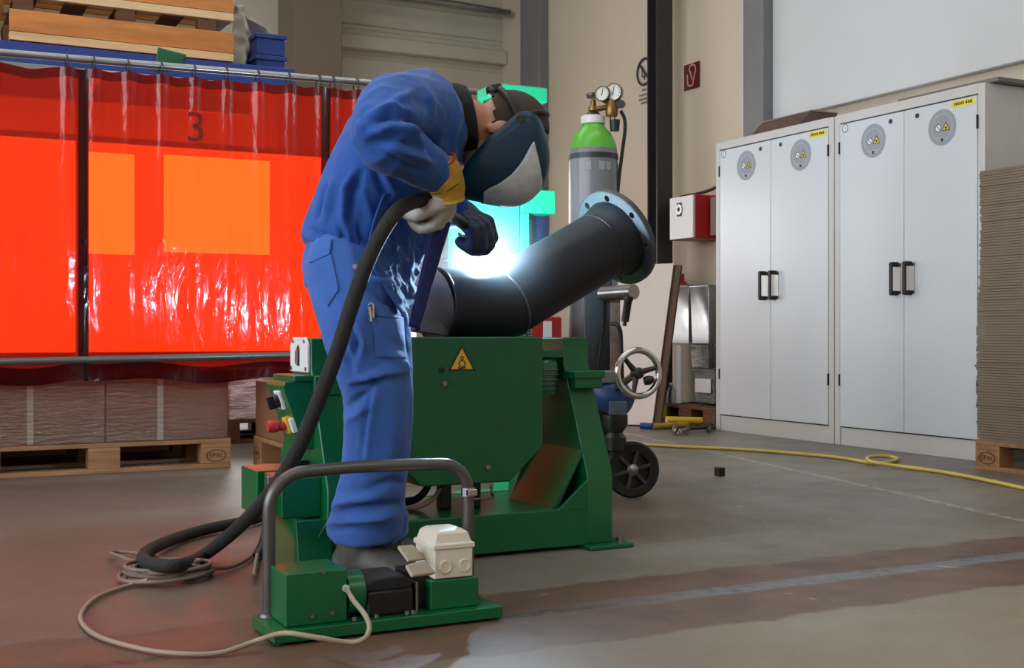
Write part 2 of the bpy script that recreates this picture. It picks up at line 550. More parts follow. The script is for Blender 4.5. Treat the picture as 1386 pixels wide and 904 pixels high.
# right wall trims: grey post, white reveal, grey strip further back
struct('trim_3', MB().box(5.46, X1, 6.83, 7.06, 0, ZT), m_trimgrey, bevel=0.008)
struct('trim_4', MB().box(5.50, X1, 10.22, 10.62, 0, ZT), m_trimgrey, bevel=0.008)
struct('trim_5', MB().box(5.575, X1, 7.06, 7.22, 0, ZT), m_wallwhite, bevel=0.004)
tr = MB(); tr.box(5.54, X1, 0.5, 6.83, 2.16, 4.6)
struct('window_2', tr, m_wallwhite, bevel=0.01)
# dark H column
hb = MB()
hx, hy = 5.365, 7.98
hb.box(hx - .072, hx + .072, hy - .072, hy - .058, 0, ZT).box(hx - .072, hx + .072, hy + .058, hy + .072, 0, ZT).box(hx - .01, hx + .01, hy - .058, hy + .058, 0, ZT)
hb.box(hx - .16, hx + .16, hy - .13, hy + .13, 0, 0.02)
struct('trim_6', hb, m_coldark, bevel=0.003)
tb = MB(); tb.tube([onv(500, -10, 10.9), onv(610, 5, 10.9), onv(690, 18, 10.9)], 0.035)
struct('trim_7', tb, m_gal)

# daylight behind the curtain: glowing panes on a made-up screen before the back wall
def window(name, u0, u1, z0, z1, mpane, y=Y1 - 0.02, fr=0.05):
    f = MB()
    for (a, b, c, d) in ((u0, u1, z0, z0 + fr), (u0, u1, z1 - fr, z1), (u0, u0 + fr, z0, z1), (u1 - fr, u1, z0, z1)):
        f.box(a, b, y - 0.06, y + .015, c, d)
    o = struct(name, f, m_wallwhite)
    MB().box(u0 + fr * .5, u1 - fr * .5, y - 0.02, y - 0.01, z0 + fr * .5, z1 - fr * .5).build('pane', mpane, o, smooth=0)
    return o
em_low = EM('added daylight glow behind curtain', (1.0, 0.95, 0.92, 1), 1.7)
em_hi = EM('daylight through clear pane', (1.0, 0.98, 0.94, 1), 8.0)
GV = 10.6
zt = onv(250, 200, GV).z
f = MB(); f.box(-2.2, 4.4, GV, GV + .06, 0, .5).box(-2.2, 4.4, GV, GV + .06, zt, zt + .05)
o = struct('window_1', f, M('dark brown screen base', (58, 50, 46), .8))  # made-up screen: glow backlights the curtain, dark base keeps pallet slots dark
MB().box(-2.2, 4.4, GV + .02, GV + .03, .5, zt).build('pane', em_low, o, smooth=0)
def bright(p0, p1, q0, q1):
    a, b = onv(p0, q0, GV - .01), onv(p1, q1, GV - .01)
    MB().box(a.x, b.x, GV - .012, GV - .002, b.z, a.z).build('bright_pane', em_hi, o, smooth=0)
bright(222, 365, 209, 345)
bright(116, 182, 205, 345)
# daylight from the side and above (far outside the picture)
em_side = EM('daylight in side windows', (0.82, 0.91, 1.0, 1), SIDE)
for i, (a, b) in enumerate(((-3.2, -0.4), (0.2, 3.0), (3.6, 6.4))):
    f = MB()
    for (p, q, c, d) in ((a, b, 1.2, 1.28), (a, b, 3.92, 4.0), (a, a + .08, 1.2, 4), (b - .08, b, 1.2, 4), ((a + b) / 2 - .03, (a + b) / 2 + .03, 1.2, 4)):
        f.box(X0 - .01, X0 + .06, p, q, c, d)
    o = struct('window_%d' % (7 + i), f, m_trimgrey)
    MB().box(X0 + .005, X0 + .015, a + .04, b - .04, 1.24, 3.96).build('pane', em_side, o, smooth=0)
em_top = EM('daylight in roof lights', (1.0, 0.97, 0.92, 1), ROOF)
for i, (a, b) in enumerate(((-2.5, -0.5), (2.6, 4.4), (6.2, 8.0))):
    f = MB()
    for (p, q, c, d) in ((-2, 4, a, a + .08), (-2, 4, b - .08, b), (-2, -1.92, a, b), (3.92, 4, a, b)):
        f.box(p, q, c, d, ZT - .06, ZT + .01)
    o = struct('window_%d' % (10 + i), f, m_trimgrey)
    MB().box(-1.96, 3.96, a + .04, b - .04, ZT - .02, ZT - .01).build('pane', em_top, o, smooth=0)

# ------------------------------------------------------------ wall signs
def disc(mb, c, ex, ey, r, th, n=32):
    return mb.prism([(math.cos(2 * PI * k / n) * r, math.sin(2 * PI * k / n) * r) for k in range(n)], c, ex, ey, th)
def annulus(mb, c, ex, ey, r0, r1, th, n=36):
    rr = []
    ez = th
    for k in range(n):
        a = 2 * PI * k / n
        d = ex * math.cos(a) + ey * math.sin(a)
        rr.append([c + d * r0, c + d * r1, c + d * r1 + ez, c + d * r0 + ez])
    return mb.rings(rr, closed=True)
def stroke(mb, pts, c, ex, ey, w, th):
    pp = [V3((p[0], p[1], 0)) for p in pts]
    rr = []
    for i, p in enumerate(pp):
        t = (pp[min(i + 1, len(pp) - 1)] - pp[max(i - 1, 0)]).normalized()
        n = V3((-t.y, t.x, 0)) * w / 2
        a, b = p - n, p + n
        A, B = c + ex * a.x + ey * a.y, c + ex * b.x + ey * b.y
        rr.append([A, B, B + th, A + th])
    return mb.rings(rr)
# on the right wall: reading direction is -Y, outward -X
ex, ey, out = -Y, Z, -X
c = onu(936.5, 103, 5.59)
s = thing('fire_hose_sign', 'small dark red square sign with white hose symbol on cream wall', 'sign', c)
MB().prism([(-.1, -.1), (.1, -.1), (.1, .1), (-.1, .1)], c, ex, ey, out * 0.004).build('sign_plate', m_darkred, s)
mb = MB(); cc = c + out * .004
stroke(mb, [(-.055, .02), (-.05, -.06), (-.02, -.075), (.015, -.07), (.035, -.01), (.055, .04), (.045, .075), (.01, .09), (-.02, .08), (-.03, .05), (-.012, .03), (0, .0), (.008, -.03)], cc, ex, ey, .014, out * .001)
mb.build('hose_symbol', M('pale red print', (190, 150, 146), .5), s)
c = onu(872, 97, 5.59)
s = thing('no_open_valve_sign', 'round black outlined prohibition sign with lines of print beside dark column', 'sign', c)
mb = MB(); annulus(mb, c, ex, ey, .098, .118, out * .003)
stroke(mb, [(-.075, .075), (.075, -.075)], c, ex, ey, .018, out * .003)
mb.build('prohibition_ring', m_ink, s)
mb = MB(); stroke(mb, [(-.03, .03), (-.035, -.03), (-.01, -.045), (.005, -.02), (0, -.07)], c, ex, ey, .012, out * .002); disc(mb, c + ex * -.03 + ey * .03, ex, ey, .016, out * .002)
mb.build('symbol', m_ink, s)
mb = MB()
for i, (w, dy) in enumerate(((.035, -.15), (.075, -.19), (.08, -.225), (.05, -.258))):
    q = -w
    rr = random.Random(i)
    while q < w:
        l = rr.uniform(.008, .02)
        stroke(mb, [(q, dy), (min(q + l, w), dy)], c, ex, ey, .014, out * .001); q += l + .006
mb.build('print_lines', M('faded print', (96, 90, 86), .6), s)

# red hose box on the right wall
a, b = onu(906, 268, 5.30), onu(938, 322, 5.30)
y0, y1, z0, z1 = b.y, a.y, b.z, a.z
t = thing('fire_hose_box', 'red wall box with reflected light painted white on its front beside dark column', 'hose box', V3((5.45, (y0 + y1) / 2, z0)))
MB().box(5.32, 5.605, y0, y1, z0, z1).build('body', m_red, t, bevel=.006)
MB().box(5.30, 5.32, y0 + .004, y1 - .004, z0 + .004, z1 - .004).build('front_panel', m_white, t, bevel=.004)  # white stands in for light reflected off the red box's front
mb = MB(); mb.obox(V3((5.296, (y0 + y1) / 2 + .02, z1 - .1)), V3((.004, 0, 0)), V3((0, .03, 0)), V3((0, 0, .05))); mb.build('emblem', m_ink, t, bevel=.02)
mb = MB(); annulus(mb, V3((5.297, (y0 + y1) / 2 + .02, z1 - .1)), ex, ey, .018, .04, out * .006); mb.build('latch', m_steel, t)
mb = MB(); mb.box(5.44, 5.6, y0 - .22, y0 - .02, z0 + .02, z1 - .02)
tag(mb.build('switch_box', M('grey beige plastic', (140, 130, 120), .6), bevel=.006), 'taupe box on wall between red hose box and tall cabinet', 'box')
mb = MB(); mb.tube([V3((5.56, y0 - .5, z1 + .22)), V3((5.5, y0 - .3, z1 + .14)), V3((5.47, y0 + .02, z1 + .04)), V3((5.4, y1, z1 + .012))], .012, smooth=6)
tag(mb.build('cable', m_black), 'thin dark cable running along wall above red hose box', 'cable')
mb = MB()
ex1 = onu(922, 378, 5.5)
mb.lathe([(0.001, 0), (.07, 0), (.075, .03), (.075, .36), (.06, .42), (.025, .45), (.025, .5), (0.001, .5)], V3((5.5, ex1.y, 0.62)), Z)
t = thing('fire_extinguisher', 'dark red cylinder partly hidden behind leaning white board', 'extinguisher', V3((5.5, ex1.y, .62)))
mb.build('cylinder', m_red, t)
mb = MB(); mb.tube([V3((5.5, ex1.y, 1.12)), V3((5.42, ex1.y + .06, 1.2)), V3((5.4, ex1.y + .12, 1.1)), V3((5.42, ex1.y + .13, .9))], .012, smooth=6); mb.build('hose', m_black, t)
mb = MB(); mb.box(5.49, 5.6, ex1.y - .03, ex1.y + .03, .95, .99); mb.build('bracket', m_black, t)
# ------------------------------------------------------------ pallet
def pallet(loc, name, label, wood, L=1.2, W=0.8, rz=0.0, marks=True, group=None):
    t = thing(name, label, 'pallet', loc, group)
    o = V3(loc)
    R = Matrix.Rotation(rz, 3, 'Z')
    def bx(x0, x1, y0, y1, z0, z1, nm):
        mb = MB(); c = R @ V3(((x0 + x1) / 2, (y0 + y1) / 2, (z0 + z1) / 2)) + o
        mb.obox(c, R @ V3(((x1 - x0) / 2, 0, 0)), R @ V3((0, (y1 - y0) / 2, 0)), V3((0, 0, (z1 - z0) / 2)))
        return mb.build(nm, wood, t, bevel=0.003)
    for y in (0, W / 2 - .05, W - .1):
        bx(0, L, y, y + .1, 0, .022, 'bottom_board')
        for x in (0, L / 2 - .0725, L - .145):
            b = bx(x, x + .145, y, y + .1, .022, .1, 'block')
            if marks and y == 0 and x != L / 2 - .0725:
                mm = MB()
                cc = R @ V3((x + .0725, -.001, .061)) + o
                rr = []
                for k in range(28):
                    a = 2 * PI * k / 28
                    d = R @ V3((math.cos(a), 0, 0)) * .05 + Z * (math.sin(a) * .03)
                    rr.append([cc + d, cc + d * .88, cc + d * .88 - R @ V3((0, .001, 0)), cc + d - R @ V3((0, .001, 0))])
                mm.rings(rr, closed=True)
                mm.build('brand_oval', m_burn, b)
                link('brand_letters', text_mesh('EPAL', .032, cc, R @ V3((1, 0, 0)), Z), m_burn, b)
    for x in (0, L / 2 - .0725, L - .145):
        bx(x, x + .145, 0, W, .1, .122, 'stringer_board')
    for y in (0, .1725, W / 2 - .0725, W - .3175, W - .145):
        w = .145 if y in (0, W / 2 - .0725, W - .145) else .1
        bx(0, L, y, y + w, .122, .144, 'deck_board')
    return t
m_burn = M('burnt brand mark', (70, 44, 28), .8)

# floor row of pallets behind the curtain
PV = 6.01
pallet((.30, PV, 0), 'pallet', 'wooden pallet under the brown cartons behind the red curtain', m_palletwood)
pallet((1.637, 6.10, 0), 'pallet', 'wooden pallet under brown carton beside green control panel', m_palletwood, rz=-PI / 2)
pallet((-.98, PV + .02, 0), 'pallet', 'wooden pallet cut by left picture edge under cartons', m_palletwood)
def carton(u0, u1, v0, v1, z0, z1, label, seam=True, group=None):
    t = thing('carton', label, 'carton', V3(((u0 + u1) / 2, (v0 + v1) / 2, z0)), group)
    MB().box(u0, u1, v0, v1, z0, z1).build('body', m_carton, t, bevel=.006)
    if seam:
        u = (u0 + u1) / 2 - .04
        MB().box(u - .014, u + .014, v0 - .0015, v0 + .001, z0 + .004, z1).build('tape', m_tape, t)
    return t
m_tape = M('pale packing tape', (178, 160, 142), .3)
carton(.32, .905, PV + .01, PV + .78, .145, .47, 'brown taped carton, left one on nearest pallet under clear film')
carton(.911, 1.49, PV + .01, PV + .78, .145, .47, 'brown taped carton, right one on nearest pallet under clear film')
carton(1.645, 2.43, 4.91, 6.09, .145, .425, 'brown carton on pallet directly behind green control panel', False)
carton(-.96, .2, PV + .03, PV + .8, .145, .47, 'brown carton on pallet at left picture edge', False)
carton(.30, 1.46, 6.92, 7.3, .002, .38, 'low filler carton added behind the nearest carton pallet to keep its slots dark', False)  # two filler cartons added out of sight so the pallet slots stay dark
carton(-.98, .24, 6.92, 7.3, .002, .38, 'low filler carton added behind the left edge pallet to keep its slots dark', False)
def film(u0, u1, v0, v1, z0, z1, label, seed):
    mb = MB()
    rnd = random.Random(seed)
    def f(i, j):
        # walk round the load
        per = 2 * (u1 - u0) + 2 * (v1 - v0)
        s = i * per
        if s < u1 - u0: p = V3((u0 + s, v0, 0)); n = V3((0, -1, 0))
        elif s < u1 - u0 + v1 - v0: p = V3((u1, v0 + s - (u1 - u0), 0)); n = V3((1, 0, 0))
        elif s < 2 * (u1 - u0) + v1 - v0: p = V3((u1 - (s - (u1 - u0) - (v1 - v0)), v1, 0)); n = V3((0, 1, 0))
        else: p = V3((u0, v1 - (s - 2 * (u1 - u0) - (v1 - v0)), 0)); n = V3((-1, 0, 0))
        p.z = z0 + (z1 - z0) * j
        q = V3((p.x * 3 + p.z * 2.0, p.y * 3, p.z * 26 + seed))
        w = noise.noise(q) * .5 + noise.noise(q * 2.3) * .3
        return p + n * (.006 + .007 * abs(w))
    mb.grid(f, 150, 22)
    return tag(mb.build('stretch_film', m_film, None, smooth=180), label, 'film')
film(.315, 1.495, PV + .004, PV + .79, .146, .475, 'clear wrinkled stretch film around brown cartons under red curtain', 3)
# crinkled white bale on a dark pallet further back
pallet((1.72, 7.25, 0), 'pallet', 'dark pallet under crinkled silvery film in the gap between carton loads', m_darkwood, L=.95, marks=False)
mb = MB()
def bale(i, j):
    a = 2 * PI * i
    sx = abs(math.cos(a)) ** .25 * (1 if math.cos(a) > 0 else -1)
    sy = abs(math.sin(a)) ** .25 * (1 if math.sin(a) > 0 else -1)
    w = noise.noise(V3((sx * 3, sy * 3, j * 9)))
    q = noise.noise(V3((sx * 5, sy * 5, j * 3)))
    return V3((2.2 + sx * (.46 + .02 * w), 7.62 + sy * (.36 + .02 * w), .148 + (j - (.1 * (q + .4) if j < .1 else 0)) * .29))
mb.grid(bale, 80, 24)
mb.bm.faces.new([v for v in mb.bm.verts][-81:-1])
tag(mb.build('wrapped_bale', m_bale, None, smooth=180), 'crinkled silvery film wrapped load seen through gap between cartons', 'bale')

# ------------------------------------------------------------ rack behind the curtain
RV = 7.0
t = thing('pallet_rack', 'blue steel pallet rack carrying timber crates above the red curtain', 'rack', V3((0.6, RV + .5, 0)))
for u in (-1.2, 1.06):
    v = RV + 1.0
    MB().box(u - .03, u + .03, v - .04, v + .04, 0, 2.2).build('upright', m_blue, t, bevel=.004)
    MB().box(u - .02, u + .02, RV, v, 2.115, 2.19).build('arm', m_blue, t, bevel=.004)
for v in (RV, RV + 1.0):
    MB().box(-1.2, 2.12, v - .03, v + .03, 2.105, 2.215).build('beam', m_blue, t, bevel=.004)
MB().box(-1.2, 2.12, RV + .05, RV + .95, 2.19, 2.215).build('shelf_panel', m_trimgrey, t)
def crate(u0, u1, z0, label):
    t = thing('timber_crate', label, 'pallet', V3(((u0 + u1) / 2, RV + .4, z0)))
    for v in (RV - .03, RV + .36, RV + .75):
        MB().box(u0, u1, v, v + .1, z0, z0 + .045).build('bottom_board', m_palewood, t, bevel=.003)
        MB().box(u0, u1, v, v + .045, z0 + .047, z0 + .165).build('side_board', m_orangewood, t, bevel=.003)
        for u in (u0 + .02, (u0 + u1) / 2 - .05, u1 - .2):
            MB().box(u, u + .1, v + .002, v + .09, z0 + .165, z0 + .225).build('block', m_darkwood, t, bevel=.003)
    for k in range(5):
        u = u0 + .02 + k * (u1 - u0 - .16) / 4
        MB().box(u, u + .12, RV - .03, RV + .85, z0 + .225, z0 + .232).build('slat', m_darkwood, t)
    return t
zb = 2.222
crate(.56, 1.757, zb, 'orange timber pallet, lower of the right hand stack on the rack')
crate(.56, 1.757, zb + .233, 'orange timber pallet, upper of the right hand stack on the rack')
crate(-.70, .50, zb, 'orange timber pallet, lower of the left hand stack cut by picture edge')
crate(-.70, .50, zb + .233, 'orange timber pallet, upper of the left hand stack cut by picture edge')
# grey film hanging from the stack
mb = MB()
def fl(i, j):
    px = [322, 330, 348, 360][0] + i * 34
    top, bot = 0 + 20 * i, 98 - 34 * max(0, i - .55) / .45 * (1 if i > .55 else 0)
    py = top + (bot - top) * j
    p = onv(317 + i * (18 + 30 * (math.sin(j * 2.4) ** 2)), py, RV - .02 + .5)
    p.y += .05 * math.sin(i * 9 + j * 3) + .03 * noise.noise(V3((i * 5, j * 7, 2)))
    return p
mb.grid(fl, 24, 30)
tag(mb.build('film_sheet', m_cloth, None, smooth=180, solid=.004), 'grey white plastic sheet hanging off the end of the timber stack', 'sheet')
mb = MB()
def gl(i, j):
    p = onv(214 + 38 * i - 6 * j, 64 + 10 * i * (1 - j) + 32 * j, RV - .031)
    p.y += .001 * math.sin(i * 5 + j * 4)
    return p
mb.grid(gl, 16, 12)
tag(mb.build('green_sheet', m_dkgreencloth, None, smooth=180, solid=.004), 'dark green film scrap hanging from rack beam above curtain rail', 'sheet')
a, b = onv(347, 44, 7.3), onv(386, 100, 7.3)
for k, (z0, z1, nm) in enumerate(((b.z - .02, (a.z + b.z) / 2 - .015, 'lower'), ((a.z + b.z) / 2 - .012, a.z, 'upper'))):
    t = thing('blue_crate', 'blue plastic crate on rack end, %s of two stacked beside taupe column' % nm, 'crate', V3(((a.x + b.x) / 2, 7.5, max(z0, 2.216))))
    z0 = max(z0, 2.216)
    MB().box(a.x, b.x, 7.3, 7.75, z0, z1 - .02).build('body', m_blue, t, bevel=.006)
    MB().box(a.x - .012, b.x + .012, 7.288, 7.762, z1 - .03, z1).build('rim', m_blue, t, bevel=.006)

# ------------------------------------------------------------ welding curtain and its frame
CV = 5.85
rail_z = onv(250, 91, CV).z
t = thing('curtain_frame', 'grey tubular frame carrying the red welding curtains', 'frame', V3((.6, CV, 0)))
u_end = onv(525, 120, CV).x
CVf = lambda u: 5.917 - .0705 * (u - .436)
cp3 = lambda u, z, dv=0.0: V3((u, CVf(u) + dv, z))
MB().cyl(cp3(-1.6, rail_z), cp3(u_end + .6, rail_z), .017).build('rail', m_gal, t)
MB().cyl(cp3(-1.6, .505, -.075), cp3(u_end, .565, -.075), .0165).build('crossbar', m_greytube, t)
for u in (-1.6, u_end):
    MB().cyl(cp3(u, .03, .06), cp3(u, rail_z + .06, .06), .02).build('post', m_gal, t)
    v = CVf(u)
    MB().box(u - .03, u + .03, v - .35, v + .30, 0.0, .035).build('foot', m_greytube, t, bevel=.004)
    MB().obox(cp3(u, rail_z, .02), V3((.03, 0, 0)), V3((0, .07, 0)), V3((0, 0, .026))).build('clamp', m_gal, t, bevel=.004)
    MB().obox(cp3(u, .51 if u < 0 else .566, -.01), V3((.025, 0, 0)), V3((0, .09, 0)), V3((0, 0, .024))).build('clamp', m_gal, t, bevel=.004)

def curtain(u0, u1, label, seed, hooks, v=CV, hem_z=.44, parts=True):
    rnd = random.Random(seed)
    H = [u0 + (u1 - u0) * (k + .3) / (hooks - .4) for k in range(hooks)]
    ph = [rnd.uniform(0, 6.28) for _ in range(6)]
    def shape(i, j):
        u = u0 + (u1 - u0) * i
        near = min(abs(u - h) for h in H)
        z1 = rail_z - .046 - .022 * min(1, near / .14) ** 1.3
        zb = hem_z + .010 * math.sin(u * 7 + ph[0]) + .007 * math.sin(u * 13 + ph[1])
        z = z1 + (zb - z1) * j
        pin = math.exp(-(near / .022) ** 2) * math.exp(-j * 3.0) * .02
        fold = .012 * math.sin(u * 5.3 + ph[2] + j * .7) + .003 * math.sin(u * 19 + ph[3] - j * 1.1) + .014 * noise.noise(V3((u * 3, z * 1.2, seed)))
        fold += .004 * noise.noise(V3((u * 11, z * 1.1, seed + 5)))
        fold += .03 * noise.noise(V3((u * 3, z * 3, seed + 9))) * max(0, j - .9) * 10
        return V3((u, CVf(u) + v - CV - .02 + fold * (.5 + .5 * j) - pin, z))
    t = thing('welding_curtain', label, 'curtain', V3(((u0 + u1) / 2, v, hem_z)))
    mb = MB(); mb.grid(shape, int((u1 - u0) * 110), 46)
    mb.build('sheet', m_curtain, t, smooth=180)
    # hems: doubled strips top, bottom and at both sides
    o = V3((0, -.004, 0))
    mb = MB(); mb.grid(lambda i, j: shape(i, j * .03) + o, int((u1 - u0) * 70), 3); mb.build('top_hem', m_curtainhem2, t, smooth=180)
    mb = MB(); mb.grid(lambda i, j: shape(i, .945 + j * .055) + o, int((u1 - u0) * 70), 4); mb.build('bottom_hem', m_curtainhem, t, smooth=180)
    w = .045 / (u1 - u0)
    mb = MB(); mb.grid(lambda i, j: shape(1 - w * i, j) + o * 1.5, 4, 40); mb.build('side_hem', m_curtainhem, t, smooth=180)
    mb = MB(); mb.grid(lambda i, j: shape(w * .35 * i, j) + o * 1.5, 4, 40); mb.build('side_hem', m_curtainhem, t, smooth=180)
    for h in H:
        mb = MB()
        mb.torus(cp3(h, rail_z - .02), X, .04, .003, 24, 6)
        mb.build('hook_ring', m_black, t)
    return t, shape
m_curtainhem2 = curtain_mat('red curtain top hem', (0.35, 0.012, 0.008, 1), (0.3, 0.01, 0.01, 1), 0.3)
ua, ub, uc = onv(118, 300, CV).x, onv(440, 300, CV).x, onv(112, 300, CV).x
curtain(-1.25, ua + .01, 'red translucent welding curtain, leftmost panel cut by picture edge', 3, 7)
ct, sh = curtain(ua - .012, ub, 'red translucent welding curtain, wide middle panel marked with a 3', 8, 8)
curtain(ub - .012, u_end - .03, 'narrow red translucent welding curtain panel behind the bending worker', 12, 3)
c3 = onv(265, 174, CV - .02)
link('number_mark', text_mesh('3', .205, c3, X, Z, .001), M('dark red print', (110, 8, 8), .3), ct)

# ------------------------------------------------------------ tall cabinets
CU = 5.0
def stroke_sticker(t, c, sc):
    mb = MB(); disc(mb, c, ex, ey, .088 * sc, out * .0015); st = mb.build('round_sticker', m_sticker, t)
    mb = MB(); annulus(mb, c + out * .0016, ex, ey, .062 * sc, .066 * sc, out * .0004)
    for k in range(-3, 4):
        stroke(mb, [(k * .012 - .004, -.05 * sc), (k * .012 + .004, -.05 * sc)], c + out * .0016, ex, ey, .006, out * .0004)
    mb.build('printed_ring', M('faint print', (176, 181, 188), .5), st)
    q = c + out * .0017
    mb = MB(); disc(mb, q + ex * -.026, ex, ey, .022, out * .0006); mb.build('prohibition_symbol', m_paper, st)
    mb = MB(); annulus(mb, q + ex * -.026 + out * .0007, ex, ey, .017, .022, out * .0004); stroke(mb, [(-.04, .014), (-.012, -.014)], q + out * .0007, ex, ey, .005, out * .0004)
    mb.build('prohibition_ring', M('print grey red', (120, 110, 112), .5), st)
    mb = MB(); mb.prism([(.002, -.018), (.052, -.018), (.027, .026)], q, ex, ey, out * .0006); mb.build('warning_triangle', M('warning yellow', (214, 200, 40), .5), st)
    mb = MB()
    for (p1, p2) in (((.002, -.018), (.052, -.018)), ((.052, -.018), (.027, .026)), ((.027, .026), (.002, -.018))):
        stroke(mb, [p1, p2], q + out * .0007, ex, ey, .004, out * .0004)
    disc(mb, q + ex * .027 + ey * -.005 + out * .0007, ex, ey, .007, out * .0004)
    mb.prism([(-.008, -.075), (.008, -.075), (.008, -.058), (-.008, -.058)], q, ex, ey, out * .0005)
    mb.build('warning_outline', m_ink, st)

def cabinet(v0, v1, label, lbl):
    zt_, u1 = 1.95, 5.5
    t = thing('storage_cabinet', label, 'cabinet', V3(((CU + u1) / 2, (v0 + v1) / 2, 0)))
    mb = MB()
    e = .045
    mb.box(CU, u1, v0, v0 + e, 0, zt_).box(CU, u1, v1 - e, v1, 0, zt_).box(CU, u1, v0 + e, v1 - e, zt_ - .05, zt_).box(CU + .45, u1, v0 + e, v1 - e, .02, zt_ - .05)
    mb.build('carcass', m_cabside, t, bevel=.004)
    MB().box(CU + .008, CU + .45, v0 + e, v1 - e, 0.0, .105).build('plinth', m_cabside, t, bevel=.003)
    MB().box(CU + .03, CU + .04, v0 + e, v1 - e, .1, zt_ - .05).build('inner_shadow_gap', m_gap, t)
    vm = (v0 + v1) / 2
    for k, (a, b) in enumerate(((v0 + e + .004, vm - .002), (vm + .002, v1 - e - .004))):
        d = MB().box(CU - .002, CU + .02, a, b, .112, zt_ - .057).build('door', m_cab, t, bevel=.003)
        # handle near the middle
        hv = vm + (-.05 if k == 0 else .05)
        hz = .965
        mb = MB(); mb.prism([(-.03, -.085), (.03, -.085), (.03, .085), (-.03, .085)], V3((CU - .002, hv, hz)), ex, ey, out * .003)
        mb.build('handle_plate', m_steel, d)
        mb = MB()
        for s in (-1, 1):
            mb.obox(V3((CU - .027, hv, hz + s * .08)), V3((.026, 0, 0)), V3((0, .013, 0)), V3((0, 0, .013)))
        mb.obox(V3((CU - .05, hv, hz)), V3((.007, 0, 0)), V3((0, .012, 0)), V3((0, 0, .09)))
        mb.build('handle', m_black, d, bevel=.006)
        mb = MB(); mb.cyl(V3((CU - .006, vm + (-.1 if k == 0 else .1), zt_ - .1)), V3((CU, vm + (-.1 if k == 0 else .1), zt_ - .1)), .013)
        mb.build('lock', m_coldark, d)
        stroke_sticker(d, V3((CU - .002, (a + b) / 2 - (.02 if k == 0 else .02), zt_ - .19)), 1.1)
        if k == 0:
            mb = MB(); mb.prism([(-.075, -.018), (.075, -.018), (.075, .018), (-.075, .018)], V3((CU - .002, a + .09, zt_ - .082)), ex, ey, out * .001)
            lb = mb.build('yellow_label', M('label yellow', (226, 214, 60), .5), d)
            mb = MB(); q = -.06; rr = random.Random(4)
            while q < .055:
                l = rr.uniform(.006, .012); mb.prism([(q, -.007), (q + l, -.007), (q + l, .008), (q, .008)], V3((CU - .003, a + .09, zt_ - .082)), ex, ey, out * .0006); q += l + .004 + (.008 if abs(q) < .006 else 0)
            mb.build('label_print', m_ink, lb)
        else:
            mb = MB(); cc = V3((CU - .002, b - .045, zt_ - .085)); disc(mb, cc, ex, ey, .026, out * .002); q = mb.build('round_badge', m_paper, d)
            mb = MB(); annulus(mb, cc + out * .0021, ex, ey, .02, .026, out * .0005); stroke(mb, [(-.006, -.012), (.006, 0), (-.006, .012)], cc + out * .0021, ex, ey, .004, out * .0005); mb.build('badge_print', M('badge grey', (120, 124, 130), .5), q)
    for zz in (.35, 1.72):
        for v in (v0 + e, v1 - e):
            MB().cyl(V3((CU - .004, v, zz)), V3((CU - .004, v, zz + .07)), .006, n=10).build('hinge', m_gap, t)
    return t
cabinet(5.595, 6.76, 'tall light grey two door cabinet, far left one with box on top', 0)
cabinet(4.47, 5.588, 'tall light grey two door cabinet, near right one beside cardboard stack', 1)
mb = MB()
pr = [(5.08, 1.952), (5.42, 1.952), (5.42, 2.07), (5.2, 2.07)]
p0, p1 = 6.03, 6.52
mb.rings([[V3((a, p1, z)) for a, z in pr], [V3((a, p0, z)) for a, z in pr]])
t = thing('top_bin', 'dark brown wedge shaped bin on top of the left cabinet', 'bin', V3((5.25, (p0 + p1) / 2, 1.952)))
mb.build('body', M('brown plastic', (84, 58, 54), .3, coat=.5), t, bevel=.006)
MB().box(5.2, 5.42, p0 - .004, p1 + .01, 2.07, 2.078).build('lid', M('grey brown lid', (130, 118, 112), .35), t)
mb = MB(); mb.box(5.04, 5.44, 4.42, 5.12, 1.952, 1.975)
tag(mb.build('grey_sheet', M('dull grey sheet', (112, 112, 110), .6), bevel=.003), 'flat grey sheet lying on top of the right cabinet', 'sheet')

# ------------------------------------------------------------ cardboard stack at the right edge
SU, SV = 4.71, 4.27
pallet((SU, SV, 0), 'pallet', 'wooden pallet under the tall cardboard stack at right', m_palletwood, rz=-PI / 2)
top = onu(1325, 231, SU).z
nsh = 100
th = (top - .144) / nsh
mb = MB()
sh0 = None
rnd = random.Random(5)
import copy as _c
for k in range(nsh):
    if sh0 is None:
        m_ = MB(); m_.box(SU + .01, SU + .76, SV - 1.15, SV - .01, .144, .144 + th * .93)
        sh0 = m_.build('flat_carton', m_cartonsheet, None, bevel=.0012)
        tag(sh0, 'flat folded cardboard sheet in the tall stack beside right cabinet', 'cardboard', 'cardboard sheets in the tall stack')
        base = sh0.location.copy()
        o = sh0
    else:
        o = sh0.copy(); C.objects.link(o)
    lean = .012 * math.sin(k * .06)
    o.location = base + V3((rnd.gauss(0, .0012), rnd.gauss(0, .004) + lean, k * th))
    o.rotation_euler.z = rnd.gauss(0, .0012)
# ------------------------------------------------------------ green welding positioner
MU0, MU1, MV0, MV1 = 1.08, 2.01, 3.25, 3.73
pos = thing('welding_positioner', 'large green welding positioner carrying the dark flanged pipe', 'machine', V3((1.545, 3.49, 0)))
ped = [(MV0, 0.012), (MV0, .23), (3.40, .57), (3.40, .652), (3.57, .652), (3.57, .57), (MV1, .23), (MV1, .012)]
def pedestal(u0, u1):
    mb = MB(); mb.prism(ped, V3((u0, 0, 0)), Y, Z, X * (u1 - u0))
    return mb.build('pedestal', m_green, pos, bevel=.006)
pl_ = pedestal(MU0, MU0 + .092)
pr_ = pedestal(MU1 - .094, MU1)
